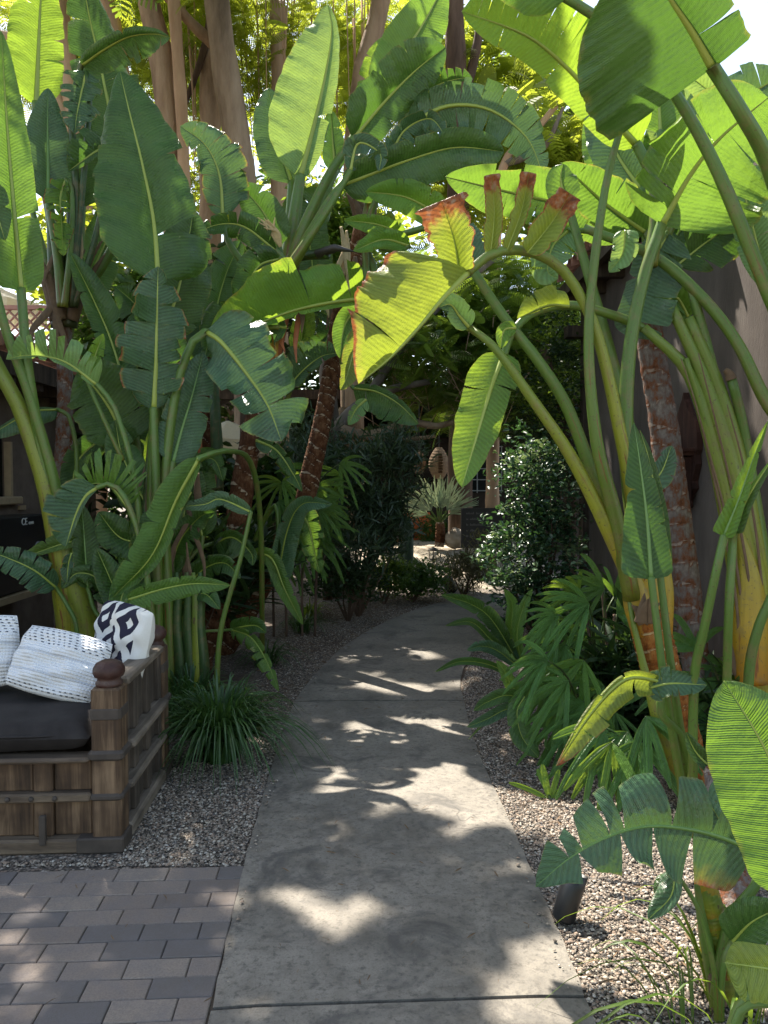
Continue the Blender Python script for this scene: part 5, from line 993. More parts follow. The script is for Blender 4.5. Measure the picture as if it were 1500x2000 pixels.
# unseen boughs: leaves added over the path for shade, gaps shaped as sun patches
SPOTS = []
for q in ((650, 1790, 75, 38), (640, 1735, 45, 14), (488, 1745, 30, 30), (725, 1760, 60, 16), (900, 1872, 60, 24), (1110, 1965, 70, 26), (480, 1985, 30, 20), (700, 1985, 90, 12), (648, 1516, 50, 16), (800, 1525, 55, 24), (832, 1572, 28, 22), (885, 1470, 44, 16), (965, 1556, 34, 12), (770, 1345, 44, 15), (852, 1346, 44, 10), (840, 1276, 60, 11), (640, 1376, 40, 7), (700, 1318, 30, 8), (790, 1222, 40, 7), (890, 1210, 40, 7), (560, 1610, 26, 14), (640, 1655, 30, 10), (770, 1650, 26, 10), (730, 1440, 26, 9),
          (110, 1752, 48, 20), (170, 1755, 26, 18), (265, 1722, 70, 12), (60, 1830, 40, 14), (60, 1868, 80, 18), (190, 1908, 60, 12), (360, 1750, 60, 18), (260, 1840, 50, 10), (90, 1935, 90, 20), (290, 1965, 60, 16), (420, 1820, 40, 20),
          (492, 1572, 30, 9), (400, 1640, 30, 8), (1290, 1960, 60, 30), (1165, 1880, 70, 40), (1260, 1830, 70, 32), (1350, 1900, 60, 40), (985, 1440, 32, 14), (1210, 1740, 50, 22), (1060, 1600, 40, 12), (940, 1300, 40, 10), (620, 1240, 40, 8), (520, 1300, 30, 8)):
    c_ = G(q[0], q[1]); SPOTS.append((c_, abs(G(q[0] + q[2], q[1]).x - c_.x), abs(G(q[0], q[1] - q[3]).y - c_.y)))
for q in ((560, 590, 6.15, .5), (75, 100, 6.1, .35), (190, 680, 5.2, .16), (735, 440, 6.1, .4), (800, 400, 6.1, .3), (820, 620, 3.55, .42), (720, 720, 3.5, .25), (930, 830, 3.9, .4), (345, 345, 5.4, .12), (615, 180, 6.65, .62), (1250, 1640, 2.3, .28), (1480, 1450, 1.9, .2), (1010, 940, 7.4, .5), (1000, 1110, 7.3, .4), (1150, 1230, 4.7, .3), (1130, 1360, 4.3, .25), (1250, 1500, 3.9, .2), (480, 760, 5.1, .16), (310, 620, 5.1, .14), (110, 1010, 4.9, .12), (640, 1050, 7.8, .3), (430, 1400, 4.8, .22), (25, 300, 5.0, .25), (1130, 860, 4.0, .2), (1430, 1000, 4.1, .25), (1290, 900, 4.5, .15), (600, 960, 7, .2), (880, 380, 4.8, .35), (1000, 700, 4, .2), (1480, 650, 5.5, .12), (1180, 1020, 3.95, .2), (1230, 800, 3.95, .12), (1085, 780, 4.0, .15), (1400, 850, 4.1, .25), (1350, 700, 4.1, .15), (250, 480, 5.3, .14), (700, 200, 6.3, .2)):
    c_ = W(q[0], q[1], q[2]); c_ = c_ - sd * (c_.z / sd.z); SPOTS.append((c_, q[3], q[3] / sd.z))
for q in ((60, 1405, 90, 24, .56), (118, 1320, 36, 30, .62), (150, 1390, 30, 14, .56)):
    c_ = G(q[0], q[1], q[4]); c_ = c_ - sd * (c_.z / sd.z); SPOTS.append((c_, q[2] * 3.6 / F, q[3] * 6 / F))
def overhead(n, x0, x1, y0, y1, zlo, zhi, hole=.56):
    out = []; k = 0
    nz = lambda x, y: math.sin(x * 7.7 + 1.7 * math.sin(y * 4.7)) * math.sin(y * 6.1 + 1.3 * math.sin(x * 5.1 + 2))
    while len(out) < n and k < n * 20:
        k += 1; gx_, gy_ = nprng.uniform(x0, x1), nprng.uniform(y0, y1)
        if nz(gx_, gy_) > (.66 if gy_ < 3.4 and gx_ < 1.0 else hole if gx_ > -1.1 or gy_ < 2.6 else -.05) or any(((gx_ - c.x) / (rx * 1.12 + .015)) ** 2 + ((gy_ - c.y) / (ry * 1.12 + .015)) ** 2 < 1 for c, rx, ry in SPOTS): continue
        z0 = max(zlo, 3.2 + .98 * gy_); z = nprng.uniform(z0, z0 + zhi - zlo)
        if gx_ > 2.0 and gy_ < 4.4: continue
        if 1.2 < gx_ < 2.4 and 5.8 < gy_ < 7.8 and nprng.random() < .65: continue
        out.append((gx_ + sd.x / sd.z * z, gy_ + sd.y / sd.z * z, z))
    return np.array(out)
def overcrown(t, p, size, name='unseen_shade_crown'):
    if len(p): stamp(name, p, size * (.75 + .5 * nprng.random(len(p))), T_BOUGH, M['f_lime'], t, (-.35, .25))
T_BOUGH = t_frond(8, .17, .25, .06); T_BOUGH = (T_BOUGH[0] - np.array([.5, 0, -.08]), T_BOUGH[1])
PO_ = overhead(4500, -3.2, 3.9, .6, 8.2, 7.4, 8.8)
far_x = PO_[:, 0]
overcrown(t1, PO_[(far_x > -3.4) & (far_x <= -1.4)], .34)
OVER1 = [ob(-3.2, 8.6, 8.6, 1.9, 1.7, .8), ob(-4.6, 7.2, 8.4, 1.6, 1.6, .8), ob(-2.0, 7.4, 8.2, 1.3, 1.2, .7), ob(-1.9, 9.6, 8.9, 1.5, 1.2, .7)]
crown(t1, [ob(-3.6, 9.6, 8.8, 1.5, 1.0, .7)], 70, T_FROND, .46, 'f_lime', .2, 12)
branches(W(400, -400, 12.5), OVER1, .07, M['bark_tan'], t1, 1, 'limb')
t2 = tree('shade_tree', 330, 1000, 13, 'tall tree with pale tan double trunk at upper left', 'tree', TG)
ptrunk(t2, [(360, gy(13)), (345, 480), (330, 260), (312, 100), (286, -20), (270, -200)], (13, 13), [30, 27, 24, 24, 22, 18], 'bark_tan'); ptrunk(t2, [(372, gy(12.8)), (362, 480), (356, 245), (345, 80), (336, -60), (330, -300)], (12.8, 12.8), [14, 13, 12, 12, 12, 9], 'bark_pale', 'limb')
crown(t2, [PB(330, 120, 16, 110, 150, 160), PB(280, 20, 16, 100, 80, 160)], 1000, T_FINE, .5, 'f_yel')
OVER2 = [ob(-5.4, 9.2, 8.4, 1.6, 1.7, .9), ob(-6.2, 7.2, 7.6, 1.4, 1.6, .8), ob(-3.9, 10.4, 8.8, 1.4, 1.2, .8)]
overcrown(t2, PO_[far_x <= -3.4], .34); crown(t2, [ob(-5.6, 9.4, 8.4, 1.4, 1.2, .8), ob(-6.2, 7.2, 7.6, 1.2, 1.4, .8)], 110, T_FROND, .46, 'f_lime', .2, 12); branches(W(270, -200, 13), OVER2, .07, M['bark_tan'], t2, 1, 'limb')
t3 = tree('shade_tree', 130, 1000, 13, 'tree with tan leaning trunk at the upper left corner', 'tree', TG)
ptrunk(t3, [(190, gy(13)), (160, 400), (135, 150), (115, 20), (95, -120)], (13, 13), [26, 23, 20, 19, 17], 'bark_pale'); ptrunk(t3, [(150, 280), (60, 100), (-30, 60), (-120, 20)], (13, 12.6), [16, 12, 10, 8], 'bark_pale', 'limb'); ptrunk(t3, [(255, 420), (250, 240), (225, 60), (190, -60)], (13.4, 13.4), [14, 14, 14, 13], 'bark_pale', 'limb')
crown(t3, [PB(60, 60, 15, 140, 100, 160), PB(180, 160, 15.5, 80, 120, 120), PB(20, 250, 15.5, 70, 90)], 900, T_FINE, .5, 'f_yel')
t4 = tree('shade_tree', 545, 1000, 14, 'slender straight brown tree trunk behind the tall upright leaf', 'tree', TG)
ptrunk(t4, [(548, gy(14)), (546, 400), (546, 200), (542, -30), (540, -260)], (14, 14), [18, 17, 17, 16, 13], 'bark_tan'); crown(t4, [PB(600, 100, 16.5, 150, 130, 180), PB(540, 290, 16.5, 80, 110, 120)], 1150, T_FINE, .5, 'f_yel')
t5 = tree('shade_tree', 700, 1000, 14, 'leaning brown tree trunk at top centre beside pale feathery leaves', 'tree', TG)
ptrunk(t5, [(690, gy(14)), (690, 400), (705, 180), (738, 30), (770, -150)], (14, 14), [24, 22, 22, 21, 17], 'bark_tan'); crown(t5, [PB(730, 90, 16.5, 120, 130, 180), PB(660, 260, 16.5, 90, 110, 120), PB(760, 300, 16, 80, 80)], 1000, T_FINE, .5, 'f_yel')
OVER5 = [ob(-1.2, 10.2, 9.2, 1.3, 1.1, .7), ob(-.7, 8.0, 8.8, 1.0, .8, .6)]
overcrown(t5, PO_[far_x > -1.4], .34); branches(W(770, -150, 14), OVER5, .06, M['bark_tan'], t5, 1, 'limb')
t6 = tree('shade_tree', 890, 1000, 13.5, 'dark tree trunk in the arch above the bent torn leaves', 'tree', TG)
ptrunk(t6, [(900, gy(13.5)), (895, 400), (892, 180), (888, 20), (890, -200)], (13.5, 13.5), [24, 22, 21, 20, 16], 'bark_dark'); ptrunk(t6, [(896, 230), (925, 120), (945, 20), (980, -100)], (13.5, 13.5), [10, 9, 8, 6], 'bark_dark', 'limb')
crown(t6, [PB(880, 100, 15.5, 110, 130, 140), PB(960, 250, 15.5, 110, 120, 140), PB(1010, 130, 15, 110, 90, 130)], 640, T_FROND, .5, 'f_yel'); crown(t6, [PB(930, 330, 16, 120, 90, 140)], 300, T_FROND, .5, 'f_yel', name='lower_crown')
t7 = tree('shade_tree', 1010, 1000, 12.5, 'feathery tree with slanting pale branches behind the right arch of leaves', 'tree', TG)
ptrunk(t7, [(960, gy(12.5)), (968, 500), (985, 320), (1050, 250), (1115, 170)], (12.5, 12.5), [14, 13, 12, 9, 5], 'bark_pale'); ptrunk(t7, [(985, 320), (1060, 290), (1100, 210)], (12.5, 12.3), [8, 6, 3], 'bark_grey', 'limb')
crown(t7, [PB(1060, 230, 13, 100, 120, 130), PB(1120, 330, 13.5, 90, 90, 120), PB(1000, 350, 13.5, 90, 80, 120)], 420, T_FROND, .45, 'f_yel', .3)
# hanging aerial roots as one part of the middle tree
mb = MB()
for i in range(46):
    x = rnd.uniform(300, 720); y0 = rnd.uniform(-160, 60); y1 = rnd.uniform(160, 480); d = rnd.uniform(13.6, 15.5); a = rnd.uniform(-14, 14)
    mb.tube([W(x, y0, d), W(x + a, (y0 + y1) / 2 + rnd.uniform(-20, 20), d), W(x + a * rnd.uniform(.2, 2.5), y1, d)], [rnd.uniform(.008, .026), rnd.uniform(.007, .018), .004], 5)
ar = mb.build('aerial_roots', M['bark_pale'], t4, True); ar['kind'] = 'stuff'
# middle feathery tree over the path
t8 = tree('feathery_tree', 655, 1150, 10.5, 'light green feathery tree arching over the middle of the path', 'tree')
ptrunk(t8, [(655, gy(10.8)), (640, 960), (650, 860), (690, 800), (760, 762), (840, 745)], (10.8, 10.5), [30, 26, 22, 13, 9, 6], 'bark_grey'); ptrunk(t8, [(665, 840), (720, 850), (800, 826), (850, 832), (885, 824)], (10.6, 10.9), [12, 10, 8, 7, 5], 'bark_tan', 'limb'); ptrunk(t8, [(720, 850), (790, 858), (850, 852)], (10.6, 10.9), [8, 6, 3], 'bark_tan', 'limb')
ptrunk(t8, [(700, 800), (800, 660), (900, 560), (1000, 480)], (10.6, 11), [10, 8, 6, 4], 'bark_grey', 'limb'); ptrunk(t8, [(650, 860), (640, 700), (680, 520), (760, 420)], (10.8, 11), [18, 14, 10, 6], 'bark_grey', 'limb')
crown(t8, [PB(830, 700, 11, 110, 75, 110), PB(930, 620, 11.3, 120, 80, 110), PB(1020, 700, 11.5, 100, 90, 110), PB(900, 780, 11.2, 110, 35, 90), PB(760, 640, 11.5, 80, 70)], 1700, T_FINE, .38, 'f_lime', .22, 14)
crown(t8, [PB(860, 560, 11.6, 130, 60, 100), PB(1010, 560, 12, 120, 70, 100), PB(1080, 640, 11.8, 70, 80, 100), PB(700, 560, 11.8, 60, 90)], 900, T_FINE, .38, 'f_lime', .22, 14, name='upper_crown')
mb = MB()
for i in range(60):
    x = rnd.uniform(720, 1060); y = rnd.uniform(600, 780); d = rnd.uniform(10.6, 11.6); mb.tube([W(x, y, d), W(x + rnd.uniform(-40, 40), y + rnd.uniform(10, 50), d), W(x + rnd.uniform(-60, 60), y + rnd.uniform(30, 110), d - .2)], [.012, .009, .004], 5)
tw = mb.build('twigs', M['bark_pale'], t8, True); tw['kind'] = 'stuff'
t9 = tree('evergreen_tree', 1110, 1150, 10.2, 'dense dark evergreen tree behind the variegated hedge, left of the stucco wall', 'tree')
ptrunk(t9, [(1115, gy(10.3)), (1110, 900), (1090, 760), (1060, 680)], (10.3, 10.3), [14, 12, 10, 6], 'bark_dark')
crown(t9, [PB(1085, 760, 10.4, 75, 90, 90), PB(1110, 650, 10.6, 55, 80, 90), PB(1090, 860, 10.3, 70, 70), PB(1050, 830, 10.8, 60, 60), PB(1110, 960, 10.2, 50, 90)], 5200, T_OVAL, .075, 'f_dark', .12, 24); crown(t9, [PB(1100, 690, 10.1, 60, 90, 40), PB(1070, 800, 10.0, 60, 60, 40)], 900, T_OVAL, .06, 'f_lime', .1, 12, name='new_growth')
# far screen of trees
for i, (x, y, d, rx, ry, mt, lb) in enumerate(((560, 560, 19, 260, 250, 'f_mid', 'mid green tree far behind the left clump of leaves'), (900, 420, 20, 260, 200, 'f_yel', 'bright yellow green tree far behind the arch'), (180, 420, 19, 130, 230, 'f_yel', 'bright sunlit tree far behind the grey ringed trunk'), (1240, 560, 21, 240, 230, 'f_mid', 'mid green tree far behind the stucco building'), (700, 760, 17.5, 220, 200, 'f_dark', 'dark tree in front of the shaded house at centre'), (330, 850, 16, 190, 200, 'f_mid', 'bushy tree behind the parasol left of centre'), (980, 720, 19, 260, 160, 'f_dark', 'dark tree behind the feathery tree at centre'), (440, 150, 21, 330, 260, 'f_yel', 'bright yellow green tree behind the forked brown trunk'), (1060, 250, 19, 220, 220, 'f_lime', 'lime green tree far behind the slanting pale branches'), (-160, 300, 17, 160, 300, 'f_mid', 'green tree beyond the left edge of the brown building'))):
    t = tree('garden_tree', x, gy(d), d, lb, 'tree', 'trees far behind the garden'); ptrunk(t, [(x, gy(d)), (x + 8, y + ry), (x, y)], (d, d), [16, 13, 6], 'bark_dark')
    crown(t, [PB(x, y, d, rx * .62, ry * .62, rx * .4), PB(x - rx * .45, y + ry * .3, d, rx * .5, ry * .5, rx * .4), PB(x + rx * .45, y + ry * .2, d, rx * .5, ry * .5, rx * .4), PB(x + rx * .1, y - ry * .5, d, rx * .5, ry * .45, rx * .4), PB(x, y + ry * .75, d, rx * .6, ry * .35, rx * .3)], 3400 if mt != 'f_yel' else 1900, T_OVAL, .26, mt, .4, 16)
for i, (x, y, d, rx, ry, mt, n_, lb) in enumerate(((260, 640, 9.2, 130, 150, 'f_mid', 2600, 'leafy young tree close behind the huge broad torn leaf'), (470, 600, 9.6, 110, 150, 'f_dark', 2600, 'dark leafy young tree behind the blue shredded leaf'), (150, 520, 10.2, 70, 110, 'f_yel', 800, 'yellow green young tree behind the grey ringed trunk'), (640, 470, 10.5, 100, 120, 'f_lime', 1700, 'lime green young tree behind the flower bract'))):
    t = tree('young_tree', x, gy(d), d, lb, 'tree', 'young trees behind the left clump'); ptrunk(t, [(x, gy(d)), (x + 6, y + ry), (x, y)], (d, d), [10, 8, 4], 'bark_dark')
    crown(t, [PB(x, y, d, rx * .7, ry * .7, 70), PB(x - rx * .4, y + ry * .4, d, rx * .5, ry * .5, 60), PB(x + rx * .4, y - ry * .35, d, rx * .5, ry * .5, 60)], n_, T_OVAL, .15, mt, .2, 14)
# ---------------------------------------------------------------- shrubs
def shrub(name, lab, blobs, n, tmpl, size, mat, base, clump=.08, per=14, droop=(-.3, 1.1), cat='shrub', nb=4, extra=None):
    g = W(*base); t = thing(name, (g.x, g.y, GZ), lab, cat); branches((g.x, g.y, GZ - .02), blobs, .018, M['bark_dark'], t, nb, 'stem'); crown(t, blobs, n, tmpl, size, mat, clump, per, droop, 'foliage')
    if extra: crown(t, blobs, extra[0], tmpl, size, extra[1], clump, per, droop, 'highlight_leaves')
    return t
shrub('hedge_shrub', 'tall glossy variegated shrub at right of the path bend', [PB(1040, 960, 7.6, 80, 90, 80), PB(1010, 1080, 7.4, 70, 90, 80), PB(1080, 1080, 7.6, 70, 110, 80), PB(1060, 900, 7.7, 60, 40), PB(1000, 1170, 7.3, 45, 60), PB(1085, 1180, 7.5, 60, 70)], 5200, T_OVAL, .058, 'f_gloss', (1050, 1265, 7.6), .07, 20, extra=(1500, 'f_pale'))
shrub('oleander', 'grey green narrow-leaved shrub beside the bend on the left of the path', [PB(720, 960, 9.2, 90, 90, 90), PB(640, 930, 9.5, 80, 80, 90), PB(770, 900, 9.2, 50, 60), PB(690, 1060, 9.0, 80, 80, 80), PB(590, 900, 9.8, 60, 60), PB(760, 1030, 9.1, 50, 60)], 8500, T_NARROW, .15, 'f_grey', (700, 1190, 9.2), .10, 26, (.1, 1.3))
shrub('round_shrub', 'low green shrub in front of the sandy bed at the path end', [PB(800, 1130, 10.3, 55, 32, 60), PB(840, 1135, 10.2, 32, 28)], 2600, T_OVAL, .055, 'f_mid', (805, 1165, 10.3), .06, 20)
shrub('round_shrub', 'small yellow green shrub left of the low green shrub', [PB(750, 1125, 10.1, 34, 34, 40)], 1000, T_OVAL, .06, 'f_lime', (750, 1160, 10.1), .06, 18)
shrub('wispy_shrub', 'wispy brownish shrub between the sign and the path bend', [PB(900, 1115, 10.8, 48, 38, 50), PB(935, 1105, 10.9, 30, 45)], 2400, T_NARROW, .10, 'f_dry', (905, 1155, 10.8), .07, 20, (.2, 1.4))
shrub('undergrowth_shrub', 'dark shrub at the foot of the oleander', [PB(660, 1130, 8.8, 60, 40, 50), PB(720, 1140, 9.2, 40, 30)], 1900, T_OVAL, .055, 'f_dark', (680, 1180, 8.9), .06, 18)
shrub('low_hedge', 'green hedge behind the silver fan palm', [PB(840, 1040, 14.6, 26, 30, 30), PB(888, 1035, 14.6, 30, 32, 30)], 1500, T_OVAL, .07, 'f_mid', (862, 1068, 14.6), .08, 16)
shrub('leafy_bush', 'lush dark leafy bush between the ringed trunks and the daybed', [PB(400, 1130, 6.6, 70, 60, 60), PB(330, 1080, 6.4, 60, 60, 60), PB(230, 1120, 6.2, 60, 60, 50), PB(470, 1090, 6.9, 40, 50, 40)], 2400, T_NARROW, .30, 'f_dark', (360, 1300, 6.4), .14, 14)
shrub('leafy_bush', 'dark leafy bush deep behind the left ringed trunks', [PB(520, 980, 8.8, 70, 90, 60), PB(440, 1000, 8.6, 70, 90, 60), PB(350, 950, 8.4, 80, 110, 60), PB(230, 900, 8.2, 70, 90, 60)], 3400, T_OVAL, .16, 'f_dark', (430, 1200, 8.7), .14, 14)
shrub('leafy_bush', 'dark bush under the palms beside the stucco wall', [PB(1210, 1330, 4.9, 80, 90, 60), PB(1330, 1400, 4.8, 60, 80, 50), PB(1430, 1420, 4.4, 60, 70, 40), PB(1170, 1230, 5.6, 70, 60, 50)], 2200, T_NARROW, .22, 'f_dark', (1250, 1480, 4.9), .09, 14)
# ---------------------------------------------------------------- strap-leaf tufts
def tuft(name, lab, px, py, d, n, ln, w, mat, spread=1.0, parent=None, arch=1.0, cat='plant', seed=1, lean=(0, 0)):
    rg = random.Random(seed); g = G(px, py, GZ) if d is None else W(px, py, d); mb = MB()
    for i in range(n):
        a = rg.uniform(0, 6.283); l = ln * rg.uniform(.55, 1.1); out = rg.uniform(.15, 1.0) * spread; b = g + Vector((math.cos(a), math.sin(a), 0)) * rg.uniform(0, .12) * spread; dr = Vector((math.cos(a) + lean[0], math.sin(a) + lean[1], 0)); sd = Vector((-math.sin(a), math.cos(a), 0)); P = []
        for j in range(8):
            t = j / 7; P.append(b + dr * (l * out * (t ** 1.3)) * .8 + Vector((0, 0, l * (t * 1.0 - arch * (.35 + .75 * out) * t ** 2.4) * .9)))
        vs = []; fs = []; ww = w * rg.uniform(.7, 1.2); tw = rg.uniform(-.5, .5)
        for j, p in enumerate(P):
            t = j / 7; h = ww * (min(1, .5 + t * 2) * (1 - t ** 3) + .04) * .5; s2 = (sd * math.cos(tw * t) + Vector((0, 0, math.sin(tw * t)))) * h; vs += [p - s2, p - Vector((0, 0, h * .5)), p + s2]
        for j in range(7): fs += [(j * 3, j * 3 + 1, j * 3 + 4, j * 3 + 3), (j * 3 + 1, j * 3 + 2, j * 3 + 5, j * 3 + 4)]
        mb.add(vs, fs)
    o = mb.build(name, M[mat], parent, True)
    if lab: tag(o, lab, cat)
    return o
M['f_lirio'] = folmat('strap_leaf', (.022, .06, .018), (.055, .12, .03), (.14, .26, .04), .28, .35, 5)
tuft('grass_clump', 'dense arching dark green grass clump beside the daybed', 430, 1484, None, 820, .95, .014, 'f_lirio', .85, None, 1.0, 'plant', 3)
tuft('grass_clump', 'smaller grass clump between the daybed and the dense clump', 372, 1420, None, 260, .8, .014, 'f_lirio', .7, None, 1.0, 'plant', 4)
tuft('grass_tuft', 'small loose grass tuft at the left edge of the path bend', 590, 1235, None, 110, .5, .014, 'f_lirio', .9, None, 1.0, 'plant', 5)
tuft('grass_tuft', 'sparse grass tuft behind the dense clump on the left bed', 520, 1300, None, 90, .5, .012, 'f_lirio', 1, None, 1.0, 'plant', 6)
tuft('grass_tuft', 'long thin bright grass blades at the bottom right corner', 1440, 2010, None, 26, .75, .012, 'f_lime', 1.1, None, 1.05, 'plant', 12, (-.35, 0))
tuft('grass_tuft', 'thin blades of grass creeping over gravel at bottom edge', 1330, 2040, None, 16, .5, .008, 'f_lime', 1.2, None, 1.1, 'plant', 13, (-.4, .1))
tuft('spiky_plant', 'small yellow striped spiky plant beside the leaning trunk', 600, 1205, None, 60, .42, .02, 'f_lime', 1.0, None, .8, 'plant', 8)
# ---------------------------------------------------------------- lady palms
M['f_palm'] = leafmat('lady_palm_leaf', (.035, .10, .02), (.075, .17, .035), (.24, .40, .04), .32, .34, 30)
M['f_palml'] = leafmat('lady_palm_light', (.06, .14, .02), (.1, .2, .03), (.4, .55, .05), .42, .4, 30)
def fan(parent, px, py, d, ang, ln, n=7, spread=110, w=.036, droop=.45, mat='f_palm', tilt=0.0, seed=0, base=None):
    """ang: screen direction the fan points (degrees, 0 = right, 90 = up); ln in photo pixels"""
    rg = random.Random(seed); c = W(px, py, d); L = ln * d / F; V = (c - CAM).normalized(); rt = V.cross(Vector((0, 0, 1))).normalized(); up = rt.cross(V).normalized(); mb = MB()
    for i in range(n):
        a = R(ang + spread * ((i / (n - 1) if n > 1 else .5) - .5) + rg.uniform(-7, 7)); dr = (rt * math.cos(a) + up * math.sin(a) - V * (tilt + rg.uniform(-.25, .45))).normalized(); l = 1.14 * L * rg.uniform(.8, 1.1) * (1 - .15 * abs(i / (n - 1) - .5) if n > 1 else 1)
        sd = dr.cross(-V).normalized(); nz = dr.cross(sd); vs = []; fs = []; uv = []; ww = w * rg.uniform(.75, 1.2)
        for j in range(9):
            t = j / 8; p = c + dr * l * t - Vector((0, 0, 1)) * droop * l * t * t; h = ww * (min(1, .25 + t * 3.2) * (1 - max(0, (t - .72) / .28) ** 2 * .62)) * .5
            for k, q in enumerate((-1, -.5, 0, .5, 1)): vs.append(p + sd * h * q + nz * (.18 * h * (1 if k % 2 else -1) + .25 * h * abs(q))); uv.append((q * .6 + i, .5 + q * .4))
        for j in range(8):
            for k in range(4): fs.append((j * 5 + k, j * 5 + k + 1, (j + 1) * 5 + k + 1, (j + 1) * 5 + k))
        mb.add(vs, fs, uv)
    o = mb.build('leaf', M[mat], parent, True)
    if base:
        b = W(*base); P = spline([b, (b + c) / 2 + Vector((0, 0, .08)), c], 8); MB().tube([Vector(p) for p in P], .006, 6).build('leaf_stalk', M['stalk_d'], o, True)
    return o
def cane(parent, x, y0, y1, d, r=.011): stalk(parent, [(x, y0), (x + rnd.uniform(-8, 8), (y0 + y1) / 2), (x + rnd.uniform(-10, 10), y1)], (d, d), [r * F / d] * 3, 'bark_dark', 'cane', 7)
LP = 'lady palms on the right bed'
p1 = tree('lady_palm', 1160, gy(4.9), 4.9, 'tall lady palm with drooping finger leaves under the yellow stems right of the path', 'plant', LP)
for x, y1 in ((1150, 1180), (1180, 1150), (1130, 1260), (1205, 1200)): cane(p1, x, gy(4.9), y1, 4.9)
for i, (x, y, a, ln, n, m) in enumerate(((1150, 1180, 190, 110, 7, 'f_palm'), (1180, 1150, 170, 110, 6, 'f_palm'), (1165, 1225, 215, 125, 7, 'f_palm'), (1130, 1230, 225, 120, 7, 'f_palm'), (1105, 1260, 235, 120, 6, 'f_palm'), (1205, 1200, 20, 90, 6, 'f_palm'), (1200, 1165, 60, 90, 6, 'f_palm'), (1150, 1290, 250, 140, 6, 'f_palm'), (1090, 1200, 200, 80, 6, 'f_palm'), (1130, 1160, 150, 80, 5, 'f_palml'), (1210, 1260, 200, 120, 7, 'f_palm'), (1175, 1330, 235, 130, 6, 'f_palm'))):
    fan(p1, x, y, 4.7 + (i % 4) * .12, a, ln, n + 2, 120, .030, .4, m, .25, 100 + i, (1165 + (i % 3) * 15, y + 120, 4.9))
p2 = tree('lady_palm', 1130, gy(4.5), 4.5, 'shorter lady palm spreading dark finger leaves toward the gravel', 'plant', LP)
for x, y1 in ((1120, 1330), (1160, 1350)): cane(p2, x, gy(4.5), y1, 4.5)
for i, (x, y, a, ln, n, m) in enumerate(((1110, 1330, 205, 110, 7, 'f_palm'), (1140, 1370, 220, 120, 7, 'f_palm'), (1080, 1330, 220, 100, 6, 'f_palm'), (1160, 1390, 250, 120, 6, 'f_palm'), (1120, 1400, 245, 110, 6, 'f_palm'), (1180, 1340, 200, 140, 7, 'f_palm'), (1070, 1290, 190, 90, 6, 'f_palm'), (1200, 1390, 265, 130, 5, 'f_palm'), (1140, 1290, 240, 120, 6, 'f_palml'))):
    fan(p2, x, y, 4.25 + (i % 3) * .12, a, ln, n + 2, 115, .029, .45, m, .25, 200 + i, (1140, y + 110, 4.5))
p3 = tree('lady_palm', 1240, gy(3.9), 3.9, 'lady palm with one clear five-fingered hanging leaf near the orange trunk base', 'plant', LP)
for x, y1 in ((1245, 1450), (1215, 1440)): cane(p3, x, gy(3.9), y1, 3.95)
for i, (x, y, a, ln, n, m) in enumerate(((1247, 1448, 262, 140, 5, 'f_palm'), (1225, 1430, 240, 110, 5, 'f_palm'), (1195, 1450, 255, 110, 5, 'f_palml'), (1180, 1420, 230, 120, 5, 'f_palm'), (1262, 1400, 300, 120, 5, 'f_palm'))):
    fan(p3, x, y, 3.85 + (i % 2) * .1, a, ln, n, 110 if i == 0 else 90, .042, .3, m, .15, 300 + i, (1240, y + 100, 3.95))
p4 = tree('lady_palm', 1072, gy(3.9), 3.9, 'small bright lady palm seedling with three leaflets in the gravel', 'plant', LP)
fan(p4, 1072, 1562, 3.9, 150, 70, 3, 100, .03, .15, 'f_palml', .1, 401, (1074, 1600, 3.9)); fan(p4, 1076, 1560, 3.9, 75, 60, 3, 70, .028, .1, 'f_palml', .1, 402); fan(p4, 1072, 1568, 3.9, 215, 70, 2, 30, .03, .1, 'f_palml', .1, 403)
p5 = tree('lady_palm', 620, gy(8.0), 8.0, 'bright lady palm between the leaning trunk and the oleander on the left', 'plant')
for x in (560, 590, 615, 535): cane(p5, x, gy(8.0), 1010, 8.0, .014)
for i in range(17):
    x = rnd.uniform(530, 670); y = rnd.uniform(900, 1110); fan(p5, x, y, rnd.uniform(7.6, 8.2), rnd.choice((20, 160, 200, 340, 300, 60)), rnd.uniform(55, 80), 6, 120, .04, .4, 'f_palml' if i % 4 == 0 else 'f_palm', .2, 500 + i, (590, y + 90, 8.0))
p6 = tree('lady_palm', 1420, gy(4.2), 4.2, 'dark lady palm at the foot of the right-edge stem bundle', 'plant', LP)
for i, (x, y, a) in enumerate(((1400, 1340, 200), (1440, 1330, 160), (1395, 1400, 230), (1360, 1270, 120), (1330, 1330, 220))): fan(p6, x, y, 4.4, a, 100, 6, 110, .04, .35, 'f_palm', .2, 600 + i, (1420, y + 110, 4.4))
